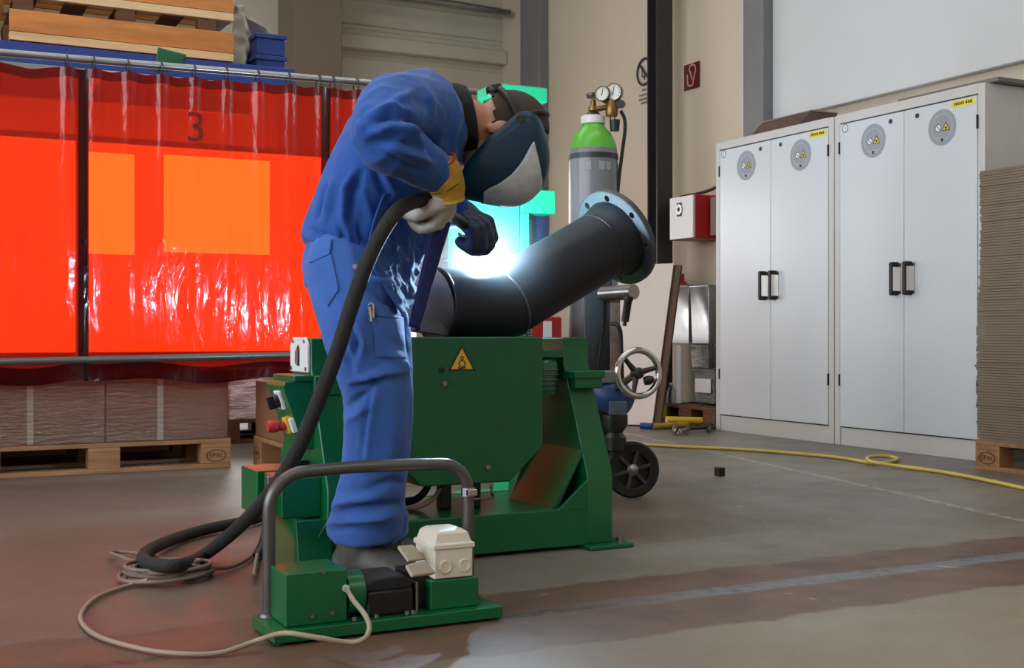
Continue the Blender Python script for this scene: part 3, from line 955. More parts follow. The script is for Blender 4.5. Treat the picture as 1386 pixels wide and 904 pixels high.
# bed: front and rear beam with tray
mb = MB()
mb.box(MU0 + .09, MU1 - .09, MV0, MV0 + .012, .012, .128).box(MU0 + .09, MU1 - .09, MV1 - .012, MV1, .012, .128)
mb.box(MU0 + .09, MU1 - .09, MV0 + .011, MV1 - .011, .112, .126)
mb.build('bed', m_green, pos, bevel=.004)
# corner gussets between bed and pedestals
for (ua, ub) in ((MU1 - .20, MU1 - .09), (MU0 + .20, MU0 + .09)):
    mb = MB(); mb.prism([(ua, .12), (ub, .12), (ub, .215)], V3((0, MV0, 0)), X, Z, Y * .014)
    mb.build('gusset', m_green, pos, bevel=.003)
    mb = MB(); mb.prism([(ua, .12), (ub, .12), (ub, .33), (ub - (ub - ua) * .15, .33)], V3((0, MV1 - .16, 0)), X, Z, Y * .014)
    mb.build('gusset', m_green, pos, bevel=.003)
    mb = MB(); mb.prism([(ua, .124), (ua + (ub - ua) * .12, .114), (ub, .29), (ub, .31)], V3((0, MV0 + .03, 0)), X, Z, Y * .30)
    mb.build('sloping_plate', m_green, pos, bevel=.002)
# feet
for u in (MU0 - .05, MU1 - .11):
    for v in (MV0 - .045, MV1 - .09):
        MB().box(u, u + .16, v, v + .13, 0, .014).build('foot_plate', m_green, pos, bevel=.004)
        MB().cyl(V3((u + (.02 if u < 1.5 else .14), v + .05, .014)), V3((u + (.02 if u < 1.5 else .14), v + .05, .026)), .012, n=6).build('bolt', m_steel, pos)
# tilting cradle
cu0, cu1, cv0, cv1 = 1.285, 1.79, 3.30, 3.68
mb = MB()
mb.prism([(cu0 + .1, .215), (cu1 - .115, .215), (cu1, .315), (cu1, .655), (cu0, .655), (cu0, .315)], V3((0, cv0, 0)), X, Z, Y * .02)
mb.prism([(cu0 + .1, .215), (cu1 - .115, .215), (cu1, .315), (cu1, .56), (cu0, .56), (cu0, .315)], V3((0, cv0 + .019, 0)), X, Z, Y * (cv1 - cv0 - .03))
cr = mb.build('cradle', m_green, pos, bevel=.006)
for (px, py) in ((660, 632), (598, 501), (601, 519), (577, 632)):
    c = onv(px, py, cv0)
    MB().cyl(c + Y * -.006, c + Y * .002, .008, n=12).build('screw', m_steel if px != 598 else m_black, cr)
# warning triangle
c = onv(625, 490, cv0 - .001)
tri = lambda r: [(-r * .866, -r * .5), (r * .866, -r * .5), (0, r)]
mb = MB(); mb.prism(tri(.052), c, X, Z, Y * -.001); ws = mb.build('warning_triangle', m_ink, cr)
mb = MB(); mb.prism(tri(.041), c + Y * -.0011, X, Z, Y * -.001); mb.build('yellow_field', m_yellow, ws)
mb = MB(); cc = c + Y * -.0022
annulus(mb, cc + Z * -.005, X, Z, .008, .0115, Y * -.0006); annulus(mb, cc + Z * .012, X, Z, .003, .006, Y * -.0006)
stroke(mb, [(-.014, -.016), (-.004, -.019), (.012, -.016)], cc, X, Z, .004, Y * -.0006)
mb.build('roller_symbol', m_ink, ws)
# trunnions, tilt gear and motor in the side gaps
for (a, b) in ((cu1 - .01, MU1 - .09), (MU0 + .09, cu0 + .01)):
    MB().cyl(V3((a, 3.49, .56)), V3((b, 3.49, .56)), .05).build('trunnion', m_green, pos)
mb = MB(); mb.lathe([(.001, 0), (.042, 0), (.045, .01), (.045, .10), (.036, .115), (.001, .118)], V3((1.845, 3.40, .47)), Z)
mo = mb.build('gear_motor', m_green, pos)
for k in range(5):
    mb = MB(); mb.torus(V3((1.845, 3.40, .49 + k * .015)), Z, .046, .0028, 28, 6); mb.build('cooling_fin', m_greytube, mo)
MB().obox(V3((1.85, 3.40, .60)), X * .045, Y * .045, Z * .012).build('motor_bracket', m_green, pos, bevel=.004)
MB().cyl(V3((1.80, 3.38, .585)), V3((1.80, 3.38, .62)), .012).build('grease_nipple', m_steel, pos)
mb = MB(); mb.torus(V3((1.42, 3.5, .22)), Y, .075, .012, 32, 8); mb.build('sector_gear', m_black, pos)
for u in (1.50, 1.60):
    MB().box(u, u + .035, 3.42, 3.46, .126, .22).build('stop_block', m_black, pos, bevel=.004)
mb = MB(); mb.tube([V3((1.64, 3.36, .2)), V3((1.642, 3.36, .175)), V3((1.635, 3.345, .165)), V3((1.56, 3.34, .163))], .004, smooth=4); mb.build('lever_rod', m_steel, pos)
mb = MB(); mb.tube([V3((1.30, 3.34, .155)), V3((1.38, 3.34, .15)), V3((1.44, 3.35, .17)), V3((1.47, 3.36, .2))], .007, smooth=5); mb.build('cable', m_greycord, pos)
# ledge on the right pedestal, lid line on the left one
mb = MB(); mb.obox(V3((1.965, 3.352, .535)), X * .055, Y * .04, Z * .012); mb.build('ledge', m_green, pos, bevel=.004)
mb = MB(); mb.obox(V3((1.965, 3.335, .513)), X * .05, Y * .014, Z * .022); mb.build('ledge', m_green, pos, bevel=.004)
MB().obox(V3((1.126, 3.385, .515)), X * .05, Y * .03, Z * .03).build('ledge', m_green, pos, bevel=.008)
# white cover plate with slot on the outer left side
mb = MB(); mb.prism([(-.085, -.05), (.085, -.05), (.085, .03), (.06, .052), (-.06, .052), (-.085, .03)], V3((MU0 - .001, 3.487, .602)), Y, Z, X * -.008)
cp = mb.build('cover_plate', m_white, pos, bevel=.002)
mb = MB(); mb.prism([(-.012, -.032), (.012, -.032), (.012, .02), (0, .03), (-.012, .02)], V3((MU0 - .009, 3.49, .602)), Y, Z, X * -.002); mb.build('slot', m_coldark, cp)
MB().box(MU0 - .018, MU0 - .008, 3.485, 3.495, .575, .615).build('lock_tab', m_steel, cp)
for a, b in ((-.07, -.04), (.07, -.04), (-.055, .04), (.055, .04)):
    MB().cyl(V3((MU0 - .012, 3.487 + a, .602 + b)), V3((MU0 - .008, 3.487 + a, .602 + b)), .006, n=10).build('screw', m_steel, cp)
# control console hood with switches
mb = MB(); mb.prism([(1.085, .528), (.995, .528), (.99, .515), (1.05, .335), (1.085, .335)], V3((0, 3.37, 0)), X, Z, Y * .17)
con = mb.build('control_console', m_green, pos, bevel=.003)
MB().box(1.02, 1.085, 3.36, 3.58, .528, .545).build('console_lid', m_green, pos, bevel=.003)
nf = V3((-.95, 0, -.3)).normalized(); uf = V3((-.3, 0, .95)).normalized()
cpt = V3((1.006, 3.44, .475))
MB().obox(cpt + nf * .006, nf * .005, Y * .026, uf * .028).build('switch_backing', m_white, con, bevel=.003)
mb = MB(); mb.cyl(cpt + nf * .01, cpt + nf * .024, .020); mb.obox(cpt + nf * .032, nf * .010, Y * .007, uf * .019); mb.build('rotary_switch', m_black, con, bevel=.002)
cpt = V3((1.028, 3.42, .405))
MB().obox(cpt + nf * .008, nf * .010, Y * .018, uf * .024).build('yellow_collar', m_yellow, con, bevel=.003)
MB().obox(cpt + nf * .004 + Y * -.038, nf * .010, Y * .010, uf * .022).build('switch_module', m_white, con, bevel=.004)
mb = MB(); mb.lathe([(.001, 0), (.013, 0), (.013, .018), (.0175, .022), (.018, .044), (.016, .05), (.001, .052)], cpt + nf * .02, V3((-1, 0, 0))); mb.build('emergency_stop', M('red button', (196, 52, 48), .35), con)
mb = MB(); q = V3((MU0, 3.42, .285)); mb.lathe([(.001, 0), (.012, 0), (.012, .03), (.03, .032), (.032, .055), (.02, .065), (.001, .066)], q, -X, 20); mb.build('clamp_knob', m_black, pos)
MB().box(.965, MU0, 3.30, 3.48, .15, .262).build('terminal_box', m_green, pos, bevel=.004)
MB().box(.955, MU0, 3.52, 3.70, .13, .262).build('terminal_box', m_green, pos, bevel=.004)
MB().obox(V3((.952, 3.36, .235)), X * .014, Y * .014, Z * .03).build('connector', m_steel, pos, bevel=.004)
mb = MB(); mb.tube([V3((.948, 3.36, .21)), V3((.945, 3.355, .16)), V3((.93, 3.34, .09)), V3((.9, 3.31, .05))], .016, smooth=5); mb.build('cable_boot', m_black, pos)
mb = MB(); mb.prism([(MV0 - .03, .0), (MV0 + .02, .0), (MV0 + .02, .15), (MV0, .15)], V3((.99, 0, 0)), Y, Z, X * .1); mb.build('skirt_plate', m_green, pos, bevel=.003)
mb = MB(); mb.prism([(.985, .0), (MU0, .0), (MU0, .15)], V3((0, MV0 - .01, 0)), X, Z, Y * .42); mb.build('skirt_plate', m_green, pos, bevel=.003)
# turntable
mb = MB(); tc_ = V3((1.43, 3.475, .56)); mb.lathe([(.001, 0), (.075, 0), (.075, .01), (.125, .012), (.128, .026), (.06, .028), (.001, .028)], tc_, Z, 48); mb.build('turntable', m_coldark, pos)
for k in range(3):
    a = 2 * PI * k / 3 + .4
    MB().obox(tc_ + V3((math.cos(a) * .095, math.sin(a) * .095, .037)), V3((math.cos(a), math.sin(a), 0)) * .03, V3((-math.sin(a), math.cos(a), 0)) * .014, Z * .011).build('chuck_jaw', m_coldark, pos, bevel=.003)

# ------------------------------------------------------------ flanged pipe
A, F = P(673, 414, 3.87), P(838, 319, 4.17)
ax = (F - A).normalized()
PR = .1175
pipe = thing('flanged_pipe', 'dark steel pipe with bolted flange tilted on the green positioner', 'pipe', V3((A.x, A.y, A.z - .1)))
x_, y_, _ = frame(ax)
Rn = lambda p, r, n=64: [p + x_ * (math.cos(2 * PI * k / n) * r) + y_ * (math.sin(2 * PI * k / n) * r) for k in range(n)]
mb = MB()
L = (F - A).length
prf = [(PR, 0), (PR, L - .085)]
mb.rings([Rn(A + ax * .03, PR - .014), Rn(A + ax * .03, PR), Rn(A + ax * (L - .10), PR), Rn(A + ax * (L - .10), PR - .014)], closed=True)
mb.build('pipe_barrel', m_pipe, pipe)
mb = MB()
mb.rings([Rn(A + ax * (L - .102), PR - .012), Rn(A + ax * (L - .102), PR + .001), Rn(A + ax * (L - .07), PR + .005), Rn(A + ax * (L - .012), PR + .022), Rn(A + ax * (L - .005), PR + .022), Rn(A + ax * (L - .005), PR - .012)], closed=True)
mb.build('flange_neck', m_pipe, pipe)
mb = MB(); mb.torus(A + ax * (L - .102), ax, PR - .001, .0035, 64, 8); mb.build('weld_bead', m_pipe, pipe)
FR = .172
mb = MB(); mb.rings([Rn(F, PR - .012), Rn(F - ax * .026, PR - .012), Rn(F - ax * .026, FR - .003), Rn(F - ax * .023, FR), Rn(F - ax * .003, FR), Rn(F, FR - .003)], closed=True)
fl_me = None
def boolean(mba, mbb):
    ms = []
    for q in (mba, mbb):
        bmesh.ops.remove_doubles(q.bm, verts=q.bm.verts, dist=1e-6)
        bmesh.ops.recalc_face_normals(q.bm, faces=q.bm.faces)
        me = bpy.data.meshes.new('t'); q.bm.to_mesh(me); q.bm.free()
        o = bpy.data.objects.new('t', me); C.objects.link(o); ms.append(o)
    b = ms[0].modifiers.new('b', 'BOOLEAN'); b.object = ms[1]; b.operation = 'DIFFERENCE'; b.solver = 'EXACT'
    dg = bpy.context.evaluated_depsgraph_get(); dg.update()
    me = bpy.data.meshes.new_from_object(ms[0].evaluated_get(dg))
    for o in ms: bpy.data.objects.remove(o)
    return me
cut = MB()
for k in range(8):
    a = 2 * PI * (k + .32) / 8
    c = F + (x_ * math.cos(a) + y_ * math.sin(a)) * .148
    cut.cyl(c - ax * .06, c + ax * .03, .0115, n=20)
m_flange = M('machined flange steel', (70, 71, 75), .5, metal=.1, var=.15, vscale=10)
link('flange', boolean(mb, cut), m_flange, pipe, smooth=30)
# horizontal bend the long pipe is being welded to
B0 = P(590, 414, 3.738)
mb = MB()
def bend(pts, r0, sm):
    pp = crom(pts, sm)
    mb.tube(pp, r0, 48)
bend([B0, P(618, 414, 3.781), P(645, 414, 3.825), P(660, 413.5, 3.85), A + ax * .012 + Z * .002, A + ax * .032], PR - .001, 6)
mb.build('pipe_bend', m_pipe, pipe)
mb = MB(); mb.torus(A + ax * .03, ax, PR, .004, 64, 8); mb.build('weld_bead', m_pipebare, pipe)
mb = MB(); mb.torus(B0, (A - B0).normalized(), PR - .001, .0035, 64, 8); mb.build('weld_bead', m_pipe, pipe)
mb = MB(); bend([B0 + (A - B0).normalized() * .002, P(576, 417, 3.72), P(564, 428, 3.708), P(560, 448, 3.705)], PR - .004, 7)
mb.build('end_elbow', m_pipebare, pipe)

# ------------------------------------------------------------ mint slide column behind
q = lambda px, py: onv(px, py, 3.9)
col = thing('slide_column', 'mint green column with lead screw behind the welding arc', 'column', V3((2.06, 3.98, 0)))
ztop = q(706, 117).z
MB().box(1.9, 2.26, 3.86, 4.2, 0, .07).build('base', m_mint, col, bevel=.006)
ua_, ub_ = q(688, 200).x, q(711, 200).x
MB().box(ua_, ub_, 3.9, 4.02, .07, ztop - .06).build('mast', m_mint, col, bevel=.004)
uc0, uc1 = q(668, 120).x, q(738, 120).x
mb = MB(); mb.prism([(uc0 + .03, 0), (uc1, 0), (uc1, .055), (uc0, .055), (uc0, .02)], V3((0, 3.88, ztop - .055)), X, Z, Y * .16); mb.build('top_cap', m_mint, col, bevel=.005)
MB().box(uc0 + .005, ua_, 3.93, 4.0, q(680, 170).z, ztop - .055).build('chain_cover', m_mintlight, col, bevel=.004)
us = q(721, 200).x
mb = MB()
zz = .6
rr = []
while zz < ztop - .05:
    rr += [(.0105, zz), (.0135, zz + .005)]; zz += .010
mb.lathe(rr, V3((us, 3.93, 0)), Z, 14); mb.build('lead_screw', m_gal, col)
MB().cyl(V3((us + .012, 3.93, q(730, 190).z)), V3((us + .012, 3.93, q(730, 172).z)), .026).build('screw_nut', m_black, col)
MB().box(q(700, 280).x, q(745, 280).x, 3.86, 3.96, q(720, 290).z, q(720, 258).z).build('carriage_bracket', m_mint, col, bevel=.005)
MB().box(q(606, 280).x, q(697, 280).x, 3.86, 3.9, .66, q(660, 250).z).build('carriage_plate', m_mint, col, bevel=.005)
MB().box(q(699, 280).x, q(711, 280).x, 3.868, 3.9, .75, q(660, 262).z).build('carriage_rail', m_mint, col, bevel=.003)
c = P(716, 306, 4.55)
mb = MB(); mb.lathe([(.001, -.12), (.05, -.11), (.075, -.05), (.078, .03), (.06, .075), (.001, .08)], c, Z); mb.build('drive_motor', M('navy motor paint', (24, 40, 74), .4), col)
mb = MB(); mb.tube([P(738, 262, 4.4), P(735, 250, 4.42), P(728, 247, 4.44), P(724, 256, 4.44)], .006, smooth=5); mb.build('cable', m_black, col)
mb = MB(); mb.obox(V3((ua_ + .035, 3.899, q(699, 141).z)), X * .012, Y * .001, Z * .01); mb.build('small_label', m_mintlight, col)

# ------------------------------------------------------------ gas cylinder, welder, wire feeder
gc = G(803, 650); gc = P(803, 449, 5.75); gc.z = 0
gz = lambda py: CH - (py - CY) / FPX * 5.75
t = thing('gas_cylinder', 'tall grey gas cylinder with bright green shoulder and brass regulator', 'gas cylinder', gc)
R_ = .1165
MB().lathe([(.001, 0.005), (.10, 0.005), (R_, .03), (R_, gz(218)), (R_ - .001, gz(210)), (R_ - .004, gz(203))], gc, Z, 48).build('body', m_gasgrey, t, smooth=60)
MB().lathe([(R_ - .004, gz(203)), (R_ - .009, gz(196)), (R_ - .017, gz(189)), (R_ - .030, gz(182)), (R_ - .046, gz(176.5)), (.056, gz(172.5)), (.05, gz(166)), (.001, gz(166))], gc, Z, 48).build('shoulder', m_gasgreen, t, smooth=80)
MB().lathe([(.04, gz(168)), (.056, gz(168)), (.058, gz(158)), (.05, gz(157)), (.001, gz(157))], gc, Z, 32).build('neck_ring', m_white, t)
MB().lathe([(.001, gz(158)), (.04, gz(157)), (.03, gz(153)), (.02, gz(151)), (.001, gz(150))], gc, Z, 24).build('valve_base', m_coldark, t)
MB().lathe([(R_ + .0012, gz(217)), (R_ + .0022, gz(217)), (R_ + .0012, gz(210)), (R_ - .002, gz(210))], gc, Z, 48).build('dark_band', m_coldark, t, smooth=30)
mb = MB()
for k in range(9):
    a = -2.6 + k * .28
    if k in (1, 3, 4, 7):
        m2 = MB(); m2.prism([(-.014, -.02), (.014, -.02), (.014, .02), (-.014, .02)], gc + V3((math.cos(a) * (R_ + .0005), math.sin(a) * (R_ + .0005), gz(228))), V3((-math.sin(a), math.cos(a), 0)), Z, V3((math.cos(a), math.sin(a), 0)) * .001); m2.build('printed_label', m_sticker, t)
mb.bm.free()
reg = thing('gas_regulator', 'brass pressure regulator with two round gauges on the gas cylinder', 'regulator', gc + Z * gz(150))
g5 = lambda px, py, dd=0: P(px, py, 5.72 + dd)
vt = gc + Z * gz(150)
mb = MB(); mb.lathe([(.001, 0), (.024, 0), (.024, .018), (.014, .02), (.013, .05), (.001, .055)], vt, Z, 20); mb.build('valve_body', m_brass, reg)
mb = MB(); mb.lathe([(.001, 0), (.034, 0), (.036, .006), (.036, .014), (.03, .02), (.001, .02)], vt + Z * .062, Z, 20); mb.build('valve_wheel', m_castiron, reg)
MB().cyl(g5(806, 148), g5(822, 145), .013).build('inlet_stem', m_brass, reg)
mb = MB(); mb.lathe([(.001, -.04), (.026, -.04), (.03, -.025), (.03, .03), (.022, .04), (.001, .04)], g5(828, 146), Z, 24); mb.build('regulator_body', m_brass, reg)
mb = MB(); c = g5(829, 163); mb.lathe([(.001, -.022), (.021, -.022), (.025, .03), (.001, .03)], g5(832, 171), Z, 18); mb.build('adjusting_knob', M('blue black knob', (26, 28, 38), .5), reg)
for s in (-1, 1): MB().cyl(g5(829 + s * 3, 163), g5(829 + s * 3, 153), .004, n=8).build('knob_spindle', m_brass, reg)
MB().cyl(g5(834, 143), g5(845, 141), .013).build('outlet', m_brass, reg)
MB().cyl(g5(839, 141, -.03), g5(841, 141, .0), .02).build('outlet_knob', m_black, reg)
for (px, py, r, yaw) in ((817, 128, .036, -.35), (832, 126, .043, -.35)):
    axd = cam2w(math.sin(-yaw) * -1, -math.cos(yaw), 0)
    c = g5(px, py)
    mb = MB(); mb.lathe([(.001, 0), (r * .92, 0), (r, .004), (r, .026), (r * .9, .030), (r * .88, .024), (.001, .024)], c, axd, 32); gg = mb.build('gauge', m_brass, reg)
    xx, yy, zz_ = frame(axd)
    mb = MB(); disc(mb, c + axd * .025, xx, yy, r * .86, axd * .001); dl = mb.build('dial', m_dial, gg)
    mb = MB()
    for k in range(11):
        a = -.6 + k * .44
        stroke(mb, [(math.cos(a) * r * .66, math.sin(a) * r * .66), (math.cos(a) * r * .8, math.sin(a) * r * .8)], c + axd * .0262, xx, yy, .003, axd * .0005)
    stroke(mb, [(-.003, -r * .3), (.004, r * .6)], c + axd * .0262, xx, yy, .004, axd * .0008)
    mb.build('needle_and_scale', m_ink, dl)
    MB().cyl(c - Z * r * .9 + axd * .013, g5(828, 143) + Z * .01, .008, n=10).build('gauge_stem', m_brass, reg)
mb = MB(); mb.tube([g5(840, 150), g5(845, 160), g5(846, 175), g5(843, 200), g5(838, 240), g5(834, 285), g5(830, 340), g5(826, 420)], .0085, smooth=6)
tag(mb.build('gas_hose', m_rubber), 'thin dark gas hose hanging down from brass regulator beside cylinder', 'hose')
# red welding power source and feeder
w0, w1 = P(722, 449, 5.25), P(788, 449, 5.25)
t = thing('welding_machine', 'red welding machine half hidden behind the green positioner and pipe', 'welding machine', V3(((w0.x + w1.x) / 2, w0.y + .2, 0)))
wx0, wx1, wy = w0.x, w1.x, 4.75
zt2 = CH - (428 - CY) / FPX * 5.3
MB().box(wx0, wx1 + .02, wy, wy + .6, .12, zt2).build('body', m_red, t, bevel=.01)
mb = MB(); mb.box(wx0 + .11, wx0 + .15, wy - .006, wy, zt2 - .25, zt2 - .02); mb.build('pale_panel', m_white, t)
for k in range(4):
    mb = MB(); c = V3((wx0 + (.0 if k % 2 else wx1 - wx0), wy + (.08 if k < 2 else .5), .06)); mb.cyl(c - X * .02, c + X * .02, .06); mb.build('wheel', m_rubber, t)
t = thing('wire_feeder', 'pale grey wire feeder box behind the mint column and pipe', 'wire feeder', V3(((wx0 + wx1) / 2, wy + .3, zt2)))
fz1 = CH - (292 - CY) / FPX * 5.4
MB().box(wx0 + .06, wx1 - .0, wy + .1, wy + .45, zt2, fz1).build('body', m_white, t, bevel=.012)
mb = MB(); mb.box(wx0 + .12, wx0 + .15, wy + .094, wy + .1, fz1 - .12, fz1 - .03); mb.build('socket', m_trimgrey, t, bevel=.003)
mb = MB(); mb.box(wx1 - .05, wx1 - .015, wy + .09, wy + .1, fz1 - .09, fz1 - .05); mb.build('switch', m_coldark, t, bevel=.003)
mb = MB(); mb.tube([V3((wx0 + .1, wy + .27, fz1)), V3((wx0 + .12, wy + .27, fz1 + .035)), V3((wx1 - .06, wy + .27, fz1 + .035)), V3((wx1 - .04, wy + .27, fz1))], .009, smooth=4); mb.build('handle', m_black, t)

# ------------------------------------------------------------ crank trolley with handwheel
D5 = 4.92
wc = P(855, 635, D5); wc.z = .114
wax = cam2w(.22, -.97, 0).normalized()
tr = thing('crank_trolley', 'dark wheeled trolley with chrome handwheel and blue gearbox behind positioner', 'trolley', V3((P(808, 449, 5.05).x, P(808, 449, 5.05).y, 0)))
m_spoke = M('dark grey plastic', (58, 58, 60), .5)
def wheel(c):
    mb = MB(); mb.lathe([(.082, -.02), (.104, -.022), (.113, -.012), (.114, 0), (.113, .012), (.104, .022), (.082, .02), (.082, -.02)], c, wax, 48, cap=False); w = mb.build('wheel', m_rubber, tr)
    mb = MB(); mb.lathe([(.072, -.016), (.086, -.018), (.086, .018), (.072, .016), (.072, -.016)], c, wax, 40, cap=False); mb.build('wheel_rim', m_black, w)
    mb = MB(); mb.lathe([(.001, -.01), (.080, -.01), (.080, -.004), (.001, -.004)], c, wax, 40); mb.build('wheel_disc', m_black, w)
    x2, y2, _ = frame(wax)
    for k in range(6):
        a = 2 * PI * k / 6 + .25
        d = x2 * math.cos(a) + y2 * math.sin(a)
        mb = MB(); mb.obox(c + d * .046 + wax * .008, d * .034, d.cross(wax) * .007, wax * .010); mb.build('spoke', m_spoke, w, bevel=.002)
    mb = MB(); mb.lathe([(.001, -.024), (.022, -.024), (.024, .018), (.014, .026), (.001, .028)], c, wax, 24); mb.build('hub', m_steel, w)
wheel(wc)
wheel(wc - wax * .42 - RIGHT * .06)
ac = wc - wax * .21
MB().cyl(wc - wax * .02, wc - wax * .40, .012).build('axle', m_steel, tr)
pc = P(808, 449, 5.05)
MB().obox(V3((pc.x, pc.y, .17)) + FWD * .12 - RIGHT * .05, RIGHT * .10, FWD * .16, Z * .03).build('chassis', m_coldark, tr, bevel=.006)
MB().obox(V3((pc.x, pc.y, .52)), RIGHT * .058, FWD * .05, Z * .36).build('post', m_black, tr, bevel=.006)
bs = P(832, 449, 5.0)
MB().obox(V3((bs.x, bs.y, .64)), RIGHT * .02, FWD * .03, Z * .2).build('scale_plate', M('worn beige plate', (140, 120, 98), .6, rgb2=(92, 74, 62), vscale=12), tr, bevel=.003)
g0 = P(826, 535, 4.88)
mb = MB(); mb.lathe([(.001, -.09), (.05, -.09), (.068, -.06), (.072, -.01), (.072, .04), (.05, .085), (.001, .09)], g0, cam2w(.75, -.5, -.35).normalized(), 32); mb.build('gearbox', m_blueox, tr)
mb = MB(); mb.obox(P(818, 510, 4.86), RIGHT * .045, FWD * .04, Z * .025); mb.build('gearbox_cover', m_trimgrey, tr, bevel=.008)
mb = MB(); mb.obox(P(836, 552, 4.82), RIGHT * .035, FWD * .03, Z * .028); mb.build('name_plate', M('grey blue plate', (92, 98, 112), .5), tr, bevel=.006)
mb = MB(); mb.lathe([(.001, -.07), (.04, -.07), (.045, -.02), (.03, .0), (.05, .03), (.05, .07), (.001, .07)], P(833, 585, 4.9), Z, 28); mb.build('swivel_foot', m_castiron, tr)
hc = P(864, 505, 4.62)
hax = cam2w(.36, -.92, .05).normalized()
mb = MB(); mb.torus(hc, hax, .087, .0125, 56, 12); hw = mb.build('handwheel', m_chrome, tr)
x3, y3, _ = frame(hax)
for k in range(3):
    a = 2 * PI * k / 3 + 2.35
    d = x3 * math.cos(a) + y3 * math.sin(a)
    mb = MB(); mb.tube([hc + d * .012 - hax * .012, hc + d * .05 - hax * .008, hc + d * .085], .009, 10, radii=[.013, .010, .009]); mb.build('wheel_spoke', m_castiron, hw)
mb = MB(); mb.lathe([(.001, -.03), (.02, -.03), (.022, .006), (.016, .012), (.008, .013), (.007, .009), (.001, .009)], hc, hax, 24); mb.build('wheel_hub', m_castiron, hw)
MB().cyl(hc - hax * .02, g0 + V3((0, 0, .01)), .014).build('drive_shaft', m_steel, tr)
mb = MB(); mb.lathe([(.001, 0), (.016, 0), (.018, .02), (.012, .036), (.001, .04)], hc + RIGHT * .032 - Z * .03 - hax * .02, cam2w(.9, -.3, .2).normalized(), 16); mb.build('lock_knob', m_black, tr)
MB().cyl(P(816, 398, 4.95), P(858, 395, 4.80), .030).build('clamp_arm', m_steel, tr)
mb = MB(); mb.lathe([(.001, 0), (.018, 0), (.02, .012), (.016, .02), (.016, .10), (.008, .102), (.008, .118), (.001, .118)], P(851, 401, 4.8), cam2w(-.15, 0, -1).normalized(), 16); mb.build('grip', m_black, tr)
mb = MB(); mb.tube([P(828, 438, 4.93), P(836, 440, 4.9), P(840, 452, 4.9), P(841, 480, 4.9), P(842, 515, 4.9)], .009, smooth=5); mb.build('strap', m_black, tr)
mb = MB(); mb.tube([P(826, 392, 4.97), P(817, 400, 4.97), P(815, 450, 4.97), P(806, 520, 4.97)], .005, smooth=5); mb.build('cable', m_rubber, tr)
# ------------------------------------------------------------ corner clutter
w_ = V3((-.59, .81, 0))
b0, b1 = V3((4.80, 7.22, .0)), V3((5.175, 7.50, 1.165))
nrm = (b1 - b0).cross(w_).normalized()
if nrm.dot(FWD) > 0: nrm = -nrm
def sheet(o, ww, th, mat, label, cat, name):
    mb = MB()
    e1 = (b1 - b0); 
    mb.prism([(0, 0), (ww, 0), (ww, e1.length), (0, e1.length)], o, w_, e1.normalized(), -nrm * th)
    for v in mb.bm.verts:
        if v.co.z < 0: v.co.z = 0
    return tag(mb.build(name, mat, None, bevel=.002), label, cat)
sheet(b0 + nrm * .03, .62, .014, m_board, 'white board leaning against the dark steel column', 'board', 'leaning_board')
sheet(b0 - w_ * .05 , .60, .03, m_boardedge, 'brown board leaning right behind the white board', 'board', 'leaning_board')
# low dark pallet with clear plastic things between column and cabinet
pallet((5.54, 6.82, 0), 'pallet', 'brown pallet under clear plastic bins left of the cabinets', m_darkwood, L=.72, W=.5, rz=PI / 2, marks=False)
f5 = lambda px, py, u=5.12: onu(px, py, u)
def bin_(px0, px1, py0, py1, label, mat, u=5.12, dep=.2, cat='bin', group=None, name='plastic_bin'):
    a, b = f5(px0, py0, u), f5(px1, py1, u)
    t = thing(name, label, cat, V3((u + dep / 2, (a.y + b.y) / 2, b.z)), group)
    y0, y1 = b.y, a.y
    mb = MB()
    mb.rings([[V3((u + i, y0 + j, z)) for i, j in ((k, k), (dep - k, k), (dep - k, y1 - y0 - k), (k, y1 - y0 - k))] for z, k in ((a.z, 0), (b.z + .004, .012))], cap=False)
    mb.face([v for v in list(mb.bm.verts)[-4:]])
    mb.build('body', mat, t, bevel=.004, solid=.003)
    mb = MB()
    pp = [V3((u, y0, a.z)), V3((u + dep, y0, a.z)), V3((u + dep, y1, a.z)), V3((u, y1, a.z))]
    mb.tube(pp, .006, 8, closed=True); mb.build('rim', mat, t)
    return t
m_alu = M('dull silver sheet', (176, 178, 180), .25, metal=.8, var=.12, vscale=5)
m_smoke = glassy('smoky clear plastic', (150, 152, 152), .3, .1)
bin_(901, 932, 388, 466, 'silvery bin on the left of two behind the leaning board', m_alu, 5.32, .09)
bin_(934, 959, 388, 466, 'silvery bin next to the cabinet above clear bins', m_alu, 5.30, .2)
mb = MB()
for z in (f5(0, 467, 5.3).z - .012,):
    mb.box(5.28, 5.58, f5(962, 400, 5.3).y, f5(898, 400, 5.3).y, z - .02, z)
s_ = thing('shelf_stand', 'dark low shelf stand holding silvery bins beside the cabinet', 'shelf', V3((5.45, 7.1, .144)))
mb.build('shelf', m_coldark, s_)
for y in (f5(961, 400, 5.3).y, f5(930, 400, 5.3).y, f5(900, 400, 5.3).y):
    for x in (5.30, 5.57):
        MB().box(x - .012, x + .012, y - .012, y + .012, .144 if y < 7.54 and x < 5.55 and y > 6.82 else 0, z - .018).build('leg', m_coldark, s_)
t = bin_(938, 966, 500, 548, 'clear plastic bin with pale label standing on brown pallet', m_clear, 5.14, .18)
a, b = f5(941, 512, 5.136), f5(962, 532, 5.136)
MB().box(5.134, 5.138, b.y, a.y, b.z, a.z).build('label', m_board, t)
bin_(934, 958, 468, 499, 'small clear tub stacked on labelled clear bin by cabinet', m_smoke, 5.2, .14)
a, b = f5(915, 467, 5.1), f5(920, 551, 5.1)
tag(MB().box(5.1, 5.115, b.y, a.y, .15, a.z).build('white_strip', m_white, None, bevel=.002), 'upright white strip standing between clear bins and bottles', 'strip')
a, b = f5(958, 360, 5.16), f5(965, 468, 5.16)
